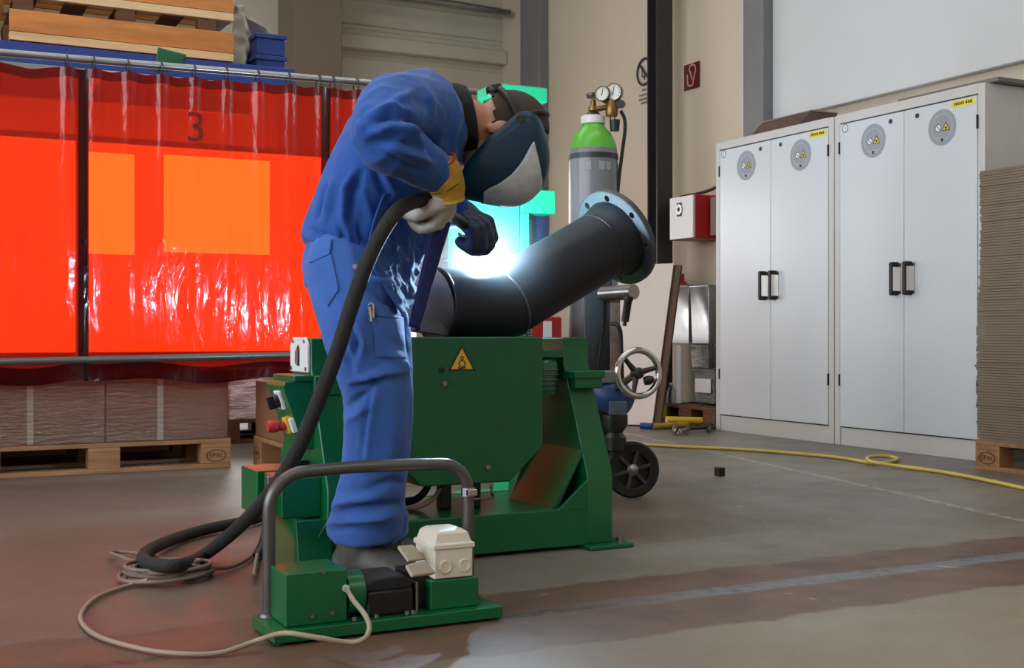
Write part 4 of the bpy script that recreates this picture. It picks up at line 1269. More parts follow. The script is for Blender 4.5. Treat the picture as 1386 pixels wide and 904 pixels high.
tag(MB().box(5.16, 5.20, 6.775, 6.81, 0, f5(961, 358, 5.16).z).build('clear_profile', m_smoke, None, bevel=.004), 'tall smoky profile standing against left side of cabinet', 'profile')
def bottle(px, py0, py1, u, r, label, mlab):
    b = f5(px, py1, u); 
    zb_ = max(b.z, 0.002)
    h = f5(px, py0, u).z - zb_
    t = thing('bottle', label, 'bottle', V3((u, b.y, zb_)))
    MB().lathe([(.001, 0), (r, 0), (r, h * .55), (r * .8, h * .7), (r * .35, h * .85), (r * .35, h * .95)], V3((u, b.y, zb_)), Z, 24).build('body', m_clear, t, smooth=60)
    MB().cyl(V3((u, b.y, zb_ + h * .93)), V3((u, b.y, zb_ + h)), r * .42).build('cap', m_white, t)
    if mlab: MB().lathe([(r + .001, h * .05), (r + .001, h * .4)], V3((u, b.y, zb_)), Z, 24, cap=False).build('label', mlab, t)
bottle(894, 522, 566, 4.98, .045, 'clear bottle with yellow label standing beside leaning boards', M('yellow bottle label', (206, 190, 40), .5))
bottle(909, 518, 552, 5.09, .04, 'clear bottle without label standing on brown pallet edge', None)
# yellow and blue bars on the floor
g1 = lambda px, py, z=.02: G(px, py + 0, z)
mb = MB(); mb.cyl(G(902, 568, .06), G(984, 570, .04), .024, n=16); t0 = mb.build('yellow_bar', M('yellow bar paint', (216, 190, 50), .45)); tag(t0, 'yellow bar lying across the floor, upper one by cabinet foot', 'bar')
MB().cyl(G(983.5, 570, .04), G(987, 570.3, .04), .025, n=16).build('end_cap', m_black, t0)
t0 = tag(MB().cyl(G(884, 577, .024), G(930, 575, .024), .022, n=16).build('yellow_bar', M('old yellow bar paint', (170, 140, 50), .5)), 'short dull yellow bar with blue end lying on floor', 'bar')
MB().cyl(G(868, 576, .024), G(884, 577, .024), .0225, n=16).build('blue_end', m_blue, t0)
t = thing('clamp', 'small grey screw clamp lying on floor under yellow bars', 'clamp', G(932, 580))
mb = MB(); mb.tube([G(914, 575, .03), G(914, 583, .03), G(924, 583, .03), G(932, 580, .03)], .016, smooth=3); mb.build('jaw', m_steel, t)
mb = MB(); mb.cyl(G(926, 580, .028), G(966, 578, .028), .013); mb.build('screw_bar', m_castiron, t)
mb = MB(); mb.cyl(G(958, 583, .028), G(962, 575, .028), .012); mb.build('handle', m_coldark, t)
tag(MB().obox(G(974, 638, .022), X * .018, Y * .02, Z * .02).build('black_cap', m_black, None, bevel=.004), 'small black block lying alone on the open floor', 'block')
# yellow hose
pts = [G(800, 597, .01), G(878, 602, .01), G(930, 605, .01), G(1000, 608, .01), G(1080, 614, .01), G(1140, 620, .01), G(1185, 627, .01), G(1215, 622, .012), G(1200, 617.5, .022), G(1175, 619, .03), G(1182, 625.5, .028), G(1225, 632, .012), G(1270, 638, .01), G(1320, 647, .01), G(1386, 661, .01), G(1440, 673, .01)]
mb = MB(); mb.tube(pts, .0095, 10, smooth=8)
tag(mb.build('hose', m_yellowhose), 'yellow hose running over the floor in front of the cabinets', 'hose')

# ------------------------------------------------------------ foot pedal unit
pv0, pv1 = 2.535, 2.71
fp = thing('foot_pedal', 'green foot pedal unit with grey tube guard on the floor', 'foot pedal', V3((1.0, 2.62, 0)))
mb = MB(); mb.box(.725, 1.268, pv0, pv1, .006, .032); mb.build('base_plate', m_green, fp, bevel=.002)
for u in (.745, 1.25):
    for v in (pv0 + .02, pv1 - .02):
        MB().cyl(V3((u, v, 0)), V3((u, v, .007)), .012, n=14).build('rubber_foot', m_rubber, fp)
bx_ = MB().box(.757, .897, 2.56, 2.695, .032, .148).build('housing', m_green, fp, bevel=.004)
for (u, z) in ((.815, .04), (.86, .043), (.84, .135)):
    MB().cyl(V3((u, 2.554, z + .012)), V3((u, 2.561, z + .012)), .0055, n=6).build('screw', m_steel, bx_)
MB().cyl(V3((.893, 2.554, .105)), V3((.893, 2.566, .105)), .008).build('cable_gland', m_jbox, bx_)
# motor
MB().cyl(V3((.903, 2.61, .084)), V3((.943, 2.61, .084)), .05, n=32).build('motor_flange', m_green, fp, bevel=.002)
MB().cyl(V3((.89, 2.625, .085)), V3((.90, 2.625, .085)), .036, n=32).build('shaft_collar', m_black, fp)
mb = MB(); mb.box(.945, 1.058, 2.565, 2.69, .032, .09); mb.build('pedal_block', m_black, fp, bevel=.008)
mb = MB(); mb.rings([[V3((u, y, z)) for y, z in ((2.57, .086), (2.685, .086), (2.685, zz), (2.57, zz))] for u, zz in ((.943, .108), (.965, .119), (1.035, .121), (1.058, .104))]); mb.build('rubber_pad', m_rubber, fp, bevel=.008)
for (u, v, z) in ((.91, 2.552, .034), (.962, 2.553, .034), (1.035, 2.553, .034), (1.05, 2.553, .034)):
    MB().cyl(V3((u, v, z)), V3((u, v, z + .008)), .006, n=6).build('bolt', m_steel, fp)
# pedal flaps
def plate(c4, th, nm):
    mb = MB(); n = (c4[1] - c4[0]).cross(c4[3] - c4[0]).normalized() * th
    a = [mb.bm.verts.new(p) for p in c4]; b = [mb.bm.verts.new(p - n) for p in c4]
    mb.face(a); mb.face(b[::-1])
    for k in range(4): mb.face((a[k], b[k], b[(k + 1) % 4], a[(k + 1) % 4]))
    mb.build(nm, m_beige, fp, bevel=.004)
plate([P(536, 741, 2.80), P(556, 739, 2.86), P(577, 759, 2.86), P(551, 762, 2.78)], .008, 'pedal_flap')
plate([P(547, 767, 2.71), P(573, 760, 2.77), P(588, 778, 2.76), P(556, 783, 2.69)], .008, 'pedal_flap')
MB().box(1.06, 1.105, 2.60, 2.69, .032, .118).build('pivot_block', m_black, fp, bevel=.003)
MB().box(1.062, 1.068, 2.565, 2.60, .032, .10).build('pivot_bracket', m_steel, fp, bevel=.001)
MB().box(1.10, 1.222, 2.568, 2.70, .032, .099).build('side_housing', m_green, fp, bevel=.003)
# junction box
jb = thing('junction_box', 'cream electrical junction box on the green foot pedal unit', 'junction box', V3((1.165, 2.635, .1)))
j0, j1 = 1.108, 1.214
MB().box(j0 + .004, j1 - .004, 2.575, 2.690, .1, .172).build('body', m_jbox, jb, bevel=.004)
mb = MB()
mb.rings([[V3((u, y, z)) for u, y in ((j0 + k, 2.571 + k), (j1 - k, 2.571 + k), (j1 - k, 2.694 - k), (j0 + k, 2.694 - k))] for z, k in ((.168, 0), (.180, 0), (.181, .006), (.203, .012), (.210, .022))])
mb.build('lid', m_jbox, jb, bevel=.003)
for u in (1.14, 1.188):
    mb = MB(); mb.lathe([(.001, 0), (.016, 0), (.016, .003), (.012, .004), (.011, .002), (.001, .002)], V3((u, 2.575, .128)), -Y, 24); mb.build('knockout', m_jbox, jb)
# tube guard
gz_ = .352; gv = 2.688
pts = [V3((.757, gv, .032)), V3((.757, gv, .15)), V3((.757, gv, gz_ - .10))]
for k in range(9):
    a = PI - k * PI / 16
    pts.append(V3((.757 + .085 + .085 * math.cos(a), gv, gz_ - .085 + .085 * math.sin(a))))
pts += [V3((.95, gv, gz_ + .004)), V3((1.1, gv, gz_ + .003))]
for k in range(9):
    a = PI / 2 - k * PI / 16
    pts.append(V3((1.25 - .07 + .07 * math.cos(a), gv, gz_ - .07 + .07 * math.sin(a))))
pts += [V3((1.25, gv, .2)), V3((1.25, gv, .032))]
mb = MB(); mb.tube(pts, .0145, 18); gd = mb.build('tube_guard', m_greytube, fp)
MB().cyl(V3((1.25, gv, .272)), V3((1.25, gv, .292)), .0175).build('hose_clamp', m_chrome, gd)
MB().obox(V3((1.25, gv - .02, .282)), X * .012, Y * .008, Z * .008).build('clamp_screw', m_chrome, gd, bevel=.002)
for u in (.757, 1.25):
    MB().lathe([(.001, 0), (.024, 0), (.022, .006), (.0146, .010), (.001, .01)], V3((u, gv, .032)), Z, 20).build('weld_collar', m_greytube, gd)

# ------------------------------------------------------------ cables on the floor
pts = [V3((.893, 2.552, .105)), P(478, 812, 2.63), P(494, 832, 2.56), P(500, 850, 2.53), P(492, 865, 2.50), P(470, 869.5, 2.49), P(430, 863, 2.47), P(385, 857, 2.48), P(350, 866, 2.55), G(300, 883, .008), G(250, 885, .008), G(195, 879, .008), G(135, 862, .008), G(111, 843, .008), G(113, 825, .008), G(135, 806, .008), G(175, 792, .008), G(200, 785, .02)]
mb = MB(); mb.tube(pts, .0055, 10, smooth=8)
tag(mb.build('cable', m_cord), 'beige cable looping from the foot pedal across the floor to a coil', 'cable')
# grey coil
cc = G(226, 783, 0)
pts = []
rnd = random.Random(2)
for k in range(6 * 28):
    a = 2 * PI * k / 28
    tn = k / 28
    r = .125 - .012 * math.sin(tn * 2.1) - .006 * tn
    ctr = cc + V3((.012 * math.sin(tn * 3), .012 * math.cos(tn * 2), .007 + .006 * tn))
    pts.append(ctr + V3((math.cos(a) * r, math.sin(a) * r * .9, .003 * math.sin(a * 1.7))))
pts += [G(190, 760, .035), G(160, 752, .03), G(150, 748, .02), G(165, 747, .015), G(200, 751, .02), G(250, 763, .045)]
pts += [G(280, 768, .03), G(310, 768, .01), G(335, 757, .01), G(352, 742, .01), V3((.86, 3.2, .02)), V3((.90, 3.31, .06))]
mb = MB(); mb.tube(pts[:-13], .0055, 8); 
cp_ = MB(); cp_.tube(pts[-14:], .0055, 8, smooth=8)
for f in ():
    pass
coil = mb.build('cable_coil', m_greycord)
tag(coil, 'coil of thin grey cable on the reddish floor by the black hose', 'cable')
cp_.build('cable_end', m_greycord, coil)
# ------------------------------------------------------------ the welder
wf = cam2w(.985, .17, 0); wl = cam2w(-.17, .985, 0)
DW = lambda px: 3.2 + .17 * (px - 470) / 510.0

def ridged(p):
    return 1 - 2 * abs(noise.noise(p))

def wrinkle(me, fn):
    me.update()
    nr = [v.normal.copy() for v in me.vertices]
    for v, n in zip(me.vertices, nr):
        v.co += n * fn(v.co, n)
    me.update()

def loft(mb, secs, n=36, powr=0.9):
    rings = []
    for (px, py, d, a, (nx, nz), b) in secs:
        c = P(px, py, d)
        nn = wf * nx + Z * nz
        rg = []
        for k in range(n):
            t = 2 * PI * k / n
            cx_, sy_ = math.cos(t), math.sin(t)
            cx_ = math.copysign(abs(cx_) ** powr, cx_); sy_ = math.copysign(abs(sy_) ** powr, sy_)
            rg.append(c + nn * (a * cx_) + wl * (b * sy_))
        rings.append(rg)
    # smooth interpolation between the sections
    out_ = []
    m = len(rings)
    cols = [crom([rings[i][k] for i in range(m)], 5) for k in range(n)]
    for i in range(len(cols[0])):
        out_.append([cols[k][i] for k in range(n)])
    mb.rings(out_)

def hand(mb, W, D, Nn, s=1.0, rad=.0125, curl=(.9, 1.1, .7), spread=.0215, thumb=(.5, .75, .45), flip=1):
    D = D.normalized(); Nn = (Nn - D * Nn.dot(D)).normalized(); S = D.cross(Nn) * flip
    for i in range(4):
        k = W + D * (.088 - .006 * abs(i - 1.2)) * s + S * ((i - 1.5) * spread * s)
        mb.limb([W + S * ((i - 1.5) * .012 * s), (W + k) / 2 + S * 0, k], [.020 * s, .019 * s, rad * 1.15], 12, 2)
        a = 0.0
        p = k
        ln = ((.043, .026, .02), (.047, .030, .022), (.044, .028, .021), (.034, .021, .018))[i]
        pts, rr = [p], [rad * 1.15]
        for j in range(3):
            a += curl[j] * (1 + .06 * i)
            d = D * math.cos(a) + Nn * math.sin(a)
            p = p + d * ln[j] * s
            pts.append(p); rr.append(rad * (1.05, .98, .88)[j])
        mb.limb(pts, rr, 12, 2)
    t0 = W + D * .022 * s - S * .026 * s
    t1 = t0 + (D * .55 - S * .55 + Nn * .5).normalized() * .045 * s
    t2 = t1 + (D * .6 - S * .0 + Nn * .7).normalized() * .034 * s
    t3 = t2 + (D * .4 + S * .35 + Nn * .7).normalized() * .028 * s
    mb.limb([t0, t1, t2, t3], [rad * 1.5, rad * 1.3, rad * 1.15, rad * .95], 12, 2)

# joints
hipR, kneeR, ankR = P(466, 365, 3.08), P(512, 535, 3.10), P(488, 745, 3.25)
hipL, kneeL, ankL = P(480, 362, 3.28), P(516, 540, 3.27), P(514, 740, 3.37)
shR, elR, wrR = P(560, 150, 3.06), P(520, 186, 2.84), P(592, 234, 3.0)
shL, elL, wrL = P(588, 172, 3.42), P(572, 274, 3.55), P(610, 282, 3.58)
neckb = P(622, 160, 3.255)
hc_ = P(678, 184, 3.285)
uh = (RIGHT * .95 + Z * .28 + FWD * .12).normalized()
fh = (RIGHT * .25 - Z * .94 - FWD * .07); fh = (fh - uh * fh.dot(uh)).normalized()
lh = uh.cross(fh)
hR_W, hR_D, hR_N = P(607, 258, 3.02), P(598, 297, 3.07) - P(607, 258, 3.02), (-RIGHT * .75 + FWD * .62 - Z * .25)
hL_W, hL_D, hL_N = P(612, 282, 3.58), P(640, 300, 3.56) - P(612, 282, 3.58), (-Z * .8 + FWD * .35 + RIGHT * .1)

# body, one continuous skin
mb = MB()
secs = [(466, 340, DW(473), .085, (.947, -.32), .14), (482, 286, DW(487), .085, (.966, -.26), .14), (524, 225, DW(524), .115, (.88, -.48), .155),
        (556, 178, DW(556), .115, (.69, -.72), .17), (592, 154, DW(592), .09, (.44, -.9), .15), (618, 158, DW(618), .06, (.27, -.96), .065)]
loft(mb, secs)
mb.limb([neckb, (neckb + hc_) / 2, hc_ - uh * .05 - fh * .02], [.062, .058, .058])
mb.ell(hc_ + uh * .03 - fh * .012, lh * .077, fh * .098, uh * .1)
mb.ell(hc_ + fh * .045 - uh * .06, lh * .056, fh * .052, uh * .062)
mb.ell(hc_ + fh * .088 - uh * .02, lh * .012, fh * .024, uh * .026)
mb.ell(hc_ + fh * .082 - uh * .065, lh * .024, fh * .014, uh * .012)
mb.ell(hc_ + fh * .082 - uh * .098, lh * .022, fh * .016, uh * .016)
for s in (-1, 1):
    mb.ell(hc_ + lh * (s * .078) - fh * .005 - uh * .012, lh * .009, fh * .018, uh * .031)
    mb.ell(hc_ + lh * (s * .031) + fh * .078 + uh * .008, lh * .016, fh * .012, uh * .011)
    mb.ell(hc_ + lh * (s * .03) + fh * .080 + uh * .03, lh * .024, fh * .012, uh * .008)
mb.limb([shR, elR, wrR, hR_W], [.055, .044, .032, .028]); mb.limb([shL, elL, wrL, hL_W], [.055, .044, .032, .028])
hand(mb, hR_W, hR_D, hR_N, .98, .0085); hand(mb, hL_W, hL_D, hL_N, .98, .0085, flip=-1)
mb.limb([hipR, kneeR, ankR], [.07, .055, .040]); mb.limb([hipL, kneeL, ankL], [.07, .055, .040])
mb.ell((hipR + hipL) / 2, wf * .08, wl * .13, Z * .09)
for an, td in ((ankR, cam2w(.85, -.5, 0)), (ankL, cam2w(.95, .1, 0))):
    td = td.normalized(); b = V3((an.x, an.y, .05))
    mb.limb([an, b - td * .03, b + td * .09 - Z * .005, b + td * .17 - Z * .015], [.042, .04, .036, .024])
body = link('person', remesh(mb, .0075, 3), m_skin, None, smooth=180)
tag(body, 'person in blue workwear and welding helmet bending over the pipe holding a torch', 'person')
# hair
mb = MB(); c0 = hc_ + uh * .032 - fh * .014
mb.ell(c0, lh * .080, fh * .101, uh * .103, 40, 28)
dele = [v for v in mb.bm.verts if (v.co - c0).dot(fh) > .045 - .3 * max(0, (v.co - c0).dot(-uh)) or (v.co - c0).dot(uh) < -.062 - .35 * (v.co - c0).dot(fh)]
bmesh.ops.delete(mb.bm, geom=dele, context='VERTS')
mb.build('hair', m_hair, body, smooth=180, solid=.004)

# trousers
mb = MB()
mb.limb([hipR + Z * .01, P(489, 450, 3.06), kneeR, P(506, 640, 3.18), P(494, 706, 3.24), P(493, 724, 3.25)], [.100, .100, .086, .086, .094, .098], 24, 5, False)
mb.limb([hipL + Z * .01, P(507, 450, 3.27), kneeL, P(508, 640, 3.32), P(510, 706, 3.36), P(511, 726, 3.37)], [.100, .094, .078, .078, .082, .084], 24, 5, False)
loft(mb, [(468, 395, DW(468), .108, (1, -.1), .165), (467, 362, DW(467), .112, (.98, -.2), .172), (474, 330, DW(472), .105, (.95, -.3), .16)])
tm = remesh(mb, .0085, 5)
def proj(p):
    x = p.dot(RIGHT); d = p.dot(FWD)
    return CX + x / d * FPX, CY - (p.z - CH) / d * FPX
def fold_disp(folds):
    ff = []
    for pts, amp, wd in folds:
        xs = [q[0] for q in pts]; ys = [q[1] for q in pts]; m_ = wd * 2.6
        ff.append((pts, amp, wd, min(xs) - m_, max(xs) + m_, min(ys) - m_, max(ys) + m_))
    def f(p, n):
        v = -(p - V3((0, 0, CH)))
        fc = n.dot(v.normalized())
        if fc < .05: return 0.0
        px, py = proj(p)
        t = 0.0
        for pts, amp, wd, a, b, c, d in ff:
            if not (a < px < b and c < py < d): continue
            best = 1e9; bs = 0
            L = len(pts) - 1
            for k in range(L):
                x0, y0 = pts[k]; x1, y1 = pts[k + 1]
                dx, dy = x1 - x0, y1 - y0
                s_ = max(0, min(1, ((px - x0) * dx + (py - y0) * dy) / (dx * dx + dy * dy)))
                e = (px - x0 - dx * s_) ** 2 + (py - y0 - dy * s_) ** 2
                if e < best: best = e; bs = (k + s_) / L
            t += 1.5 * amp * math.exp(-best / (wd * wd)) * min(1, .35 + 2.2 * min(bs, 1 - bs))
        return t * min(1, fc * 2.2)
    return f
fold_t = fold_disp([
 ([(478, 516), (495, 512), (520, 503), (550, 503)], .012, 5), ([(478, 524), (497, 520), (520, 512)], -.014, 5),
 ([(506, 512), (497, 560), (489, 623)], -.006, 3.0), ([(512, 512), (503, 560), (495, 623)], .004, 4),
 ([(467, 557), (485, 540), (508, 522)], -.008, 5), ([(470, 575), (490, 556), (505, 545)], .006, 5),
 ([(445, 697), (470, 688), (500, 686), (549, 680)], -.014, 5), ([(446, 707), (490, 702), (540, 694)], .010, 5), ([(444, 688), (480, 676), (520, 668)], .010, 6),
 ([(442, 716), (480, 714), (515, 722)], -.010, 4), ([(460, 650), (452, 680)], .006, 6), ([(500, 660), (530, 650), (546, 655)], -.008, 5),
 ([(470, 438), (484, 462), (479, 485)], -.012, 5), ([(478, 430), (493, 458), (492, 480)], .008, 5),
 ([(495, 378), (518, 382), (546, 414)], .012, 5), ([(500, 392), (528, 412), (543, 432)], -.010, 5), ([(490, 400), (510, 425), (520, 455)], .006, 7),
 ([(520, 470), (540, 492), (556, 500)], .008, 6), ([(530, 460), (552, 478)], -.008, 5),
 ([(455, 440), (470, 480), (478, 505)], -.006, 4), ([(535, 540), (530, 600), (528, 660)], .005, 9)])
def wr_t(p, n):
    zz = p.z
    w = .004 * ridged(V3((p.x * 6, p.y * 6, zz * 3.2)))
    k = math.exp(-((zz - .16) / .08) ** 2)
    w += .006 * k * ridged(V3((p.x * 4 + 3, p.y * 4, zz * 18 + 2 * p.x)))
    w += .0025 * ridged(V3((p.x * 18, p.y * 18, zz * 9 + p.x * 10)))
    w += .0012 * noise.noise(p * 50)
    return w - .002 + fold_t(p, n)
wrinkle(tm, wr_t)
tro = link('trousers', tm, m_trous, body, smooth=180)
tro['label'] = 'blue work trousers with pocket flaps'

# jacket
mb = MB()
secs = [(462, 345, DW(474), .108, (.93, -.36), .185), (464, 332, DW(476), .114, (.947, -.32), .192), (480, 288, DW(487), .115, (.966, -.26), .182),
        (524, 228, DW(524), .145, (.88, -.48), .195), (557, 180, DW(557), .148, (.69, -.72), .208), (592, 155, DW(592), .122, (.44, -.9), .185), (617, 158, DW(617), .088, (.27, -.96), .105), (629, 161, DW(629), .080, (.2, -.98), .09)]
loft(mb, secs)
# loose front tail near side
jm = remesh(mb, .0068, 4)
axs = (P(592, 155, 3.25) - P(480, 330, 3.2)).normalized()
fold_j = fold_disp([
 ([(614, 118), (623, 171), (619, 229)], -.010, 3.5), ([(606, 116), (614, 170), (610, 229)], .008, 5),
 ([(549, 104), (528, 118), (508, 140)], .007, 6), ([(560, 108), (538, 124), (520, 138)], -.007, 5),
 ([(604, 150), (594, 180), (586, 205)], .012, 6), ([(596, 146), (583, 172), (575, 190)], -.012, 5),
 ([(590, 112), (602, 130), (606, 150)], -.006, 5),
 ([(481, 232), (468, 257), (464, 296), (470, 330)], .010, 5), ([(489, 236), (477, 262), (474, 300)], -.012, 5),
 ([(507, 228), (516, 250), (526, 270)], -.010, 5), ([(515, 226), (526, 248), (538, 264)], .008, 5),
 ([(443, 250), (436, 272), (429, 294)], -.016, 3.5), ([(452, 246), (446, 272), (440, 300)], .008, 6),
 ([(492, 262), (500, 290), (496, 322)], .008, 6), ([(484, 300), (490, 330)], -.008, 4),
 ([(452, 300), (458, 318), (462, 336)], .006, 4), ([(440, 308), (446, 330)], -.006, 4),
 ([(470, 310), (476, 340)], .006, 3.5), ([(480, 318), (486, 344)], .006, 3.5), ([(463, 312), (468, 340)], -.006, 3),
 ([(408, 318), (440, 330), (480, 343), (520, 356)], .010, 4), ([(412, 308), (442, 320), (482, 333)], -.007, 4),
 ([(520, 296), (536, 312), (556, 318)], .014, 5), ([(514, 306), (530, 324), (552, 330)], -.014, 5), ([(508, 318), (526, 340), (548, 346)], .014, 5),
 ([(518, 338), (532, 356), (546, 364)], -.012, 4.5), ([(556, 290), (566, 310), (566, 340)], .016, 5), ([(548, 296), (556, 320), (554, 346)], -.014, 4.5),
 ([(524, 352), (536, 374), (544, 396)], .010, 4.5), ([(572, 285), (578, 305), (574, 325)], -.012, 4)])
def wr_j(p, n):
    w = .0045 * ridged(V3((p.dot(axs) * 4, p.dot(wl) * 7, p.dot(wf) * 7)))
    k = math.exp(-((p - P(545, 340, 3.08)).length / .13) ** 2)
    w += .010 * k * ridged(V3((p.dot(RIGHT) * 14 + p.z * 8, p.dot(FWD) * 8, p.z * 9 + 4)))
    w += .0025 * ridged(V3((p.dot(axs) * 10, p.dot(wl) * 16, p.dot(wf) * 14)))
    w += .0012 * noise.noise(p * 50)
    return w - .002 + fold_j(p, n)
wrinkle(jm, wr_j)
jac = link('jacket', jm, m_jacket, body, smooth=180)
# sleeves
mb = MB(); mb.limb([shR + RIGHT * .03 + FWD * .06, P(536, 152, 2.97), elR, P(552, 209, 2.91), wrR], [.098, .094, .074, .062, .050], 24, 5, False)
sm = remesh(mb, .006, 4)
fold_s = fold_disp([
 ([(500, 157), (530, 146), (552, 153)], .012, 5), ([(498, 168), (530, 158), (556, 166)], -.012, 5), ([(502, 181), (530, 172), (560, 180)], .012, 5),
 ([(504, 192), (536, 187), (570, 203)], -.011, 5), ([(528, 200), (560, 210), (586, 222)], .010, 5), ([(520, 208), (548, 222), (574, 234)], -.007, 4),
 ([(539, 148), (560, 164), (577, 186), (582, 212)], -.012, 5), ([(532, 152), (552, 172), (568, 190), (572, 206)], .009, 5),
 ([(486, 160), (490, 180), (500, 200)], .006, 7), ([(560, 122), (548, 132), (524, 140)], .006, 6), ([(575, 120), (583, 140), (580, 165)], .007, 6)])
wrinkle(sm, lambda p, n: .004 * ridged(V3((p.x * 9, p.y * 9, p.z * 12))) + .002 * ridged(p * 22) + .001 * noise.noise(p * 50) - .002 + fold_s(p, n))
link('sleeve', sm, m_jacket, jac, smooth=180)
mb = MB(); mb.limb([shL, P(582, 230, 3.48), elL, wrL], [.10, .085, .072, .055], 20, 4)
sm = remesh(mb, .008, 4)
wrinkle(sm, lambda p, n: .008 * ridged(V3((p.x * 9, p.y * 9, p.z * 12))))
link('sleeve', sm, m_jacket, jac, smooth=180)
jac['label'] = 'blue work jacket'
bvj = BVHTree.FromPolygons([v.co + WOFF[jac.name] for v in jm.vertices], [p.vertices[:] for p in jm.polygons])
bvt = BVHTree.FromPolygons([v.co + WOFF[tro.name] for v in tm.vertices], [p.vertices[:] for p in tm.polygons])
def patch(name, bvh, quad, parent, mat, nu=14, nv=14, off=.004, th=.005):
    """cloth patch lying on the garment: corners are given as seen from the front side"""
    o = V3((0, 0, CH))
    hit = {}
    def f(i, j):
        a = V3(quad[0]).lerp(V3(quad[1]), i); b = V3(quad[3]).lerp(V3(quad[2]), i)
        q = a.lerp(b, j)
        d = (P(q.x, q.y, 3.0) - o).normalized()
        h = bvh.ray_cast(o, d)
        p = h[0] if h[0] is not None else P(q.x, q.y, 3.05)
        return p - d * off
    mb = MB(); mb.grid(f, nu, nv)
    bmesh.ops.smooth_vert(mb.bm, verts=mb.bm.verts, factor=.4, use_axis_x=True, use_axis_y=True, use_axis_z=True)
    return mb.build(name, mat, parent, smooth=180, solid=th)
patch('pocket_flap', bvt, [(421, 322, 0), (450, 324, 0), (447, 344, 0), (418, 357, 0)], tro, m_trous)
patch('back_pocket', bvt, [(424, 350, 0), (449, 342, 0), (459, 392, 0), (444, 416, 0)], tro, m_trous, off=.002, th=.003)
patch('pocket_flap', bvt, [(506, 411, 0), (548, 418, 0), (546, 432, 0), (508, 428, 0)], tro, m_trous)
patch('leg_pocket', bvt, [(504, 428, 0), (546, 430, 0), (550, 486, 0), (508, 484, 0)], tro, m_trous, off=.002, th=.003)
h = bvt.ray_cast(V3((0, 0, CH)), (P(502, 423, 3) - V3((0, 0, CH))).normalized())[0]
mb = MB(); c = h - FWD * .008
mb.tube([c + Z * .018 - RIGHT * .004, c + Z * .022, c + Z * .018 + RIGHT * .006, c - Z * .012 + RIGHT * .007], .0028, smooth=3); mb.tube([c + Z * .014 - RIGHT * .003, c - Z * .022 + RIGHT * .001], .0045); mb.build('pen_clip', m_chrome, tro)
h = bvt.ray_cast(V3((0, 0, CH)), (P(481, 361, 3) - V3((0, 0, CH))).normalized())[0]
MB().cyl(h - FWD * .004, h - FWD * .012, .006).build('rivet', m_steel, tro)
# collar, far front flap, cuffs
mb = MB()
rg = []
for (px, py, dd, a, nrm_, b) in ((616, 158, DW(616), .092, (.27, -.96), .108), (626, 160, DW(626), .095, (.22, -.97), .106), (636, 162, DW(636), .090, (.18, -.98), .10), (638, 162, DW(638), .080, (.18, -.98), .09), (622, 160, DW(622), .07, (.2, -.97), .08)):
    c = P(px, py, dd); nn = wf * nrm_[0] + Z * nrm_[1]
    rg.append([c + nn * a * math.cos(2 * PI * k / 40) + wl * b * math.sin(2 * PI * k / 40) for k in range(40)])
mb.rings(rg, cap=False); mb.build('collar', m_collar, jac, smooth=180)
mb = MB()
mb.grid(lambda i, j: P(588 + 19 * i - 34 * j - 10 * i * j, 290 + 14 * i + 152 * j - 8 * i * j, 3.055 + .03 * i + .008 * math.sin(j * 5)) + wf * (.012 * math.sin(i * 3.1)), 10, 30)
fo = mb.build('front_flap', m_navy, jac, smooth=180, solid=.010); fo['label'] = 'dark blue front flap hanging from the jacket'
L1 = crom([V3((520, 262, 3.03)), V3((505, 300, 3.0)), V3((498, 345, 2.99)), V3((520, 388, 3.0)), V3((543, 424, 3.01))], 10)
L2 = crom([V3((598, 262, 3.25)), V3((592, 296, 3.30)), V3((578, 332, 3.32)), V3((560, 368, 3.30)), V3((556, 410, 3.20))], 10)
def lining(i, j):
    k = j * 40; a = int(min(k, 39)); fr = k - a
    p0 = L1[a].lerp(L1[a + 1], fr); p1 = L2[a].lerp(L2[a + 1], fr)
    q = p0.lerp(p1, i)
    p = P(q.x, q.y, q.z)
    n = (RIGHT * .92 - FWD * .36 - Z * .1)
    e = min(1.0, 5 * i + .1)
    w = .011 * ridged(V3((q.x * .045 + q.y * .02, q.y * .028, q.z * 5))) + .007 * ridged(V3((q.x * .09, q.y * .07 - q.x * .05, q.z * 9))) + .003 * noise.noise(V3((q.x * .2, q.y * .2, q.z * 20)))
    return p + n * (w * e)
mb = MB(); mb.grid(lining, 50, 60)
li = mb.build('front_lining', m_jacket, jac, smooth=180, solid=.004)

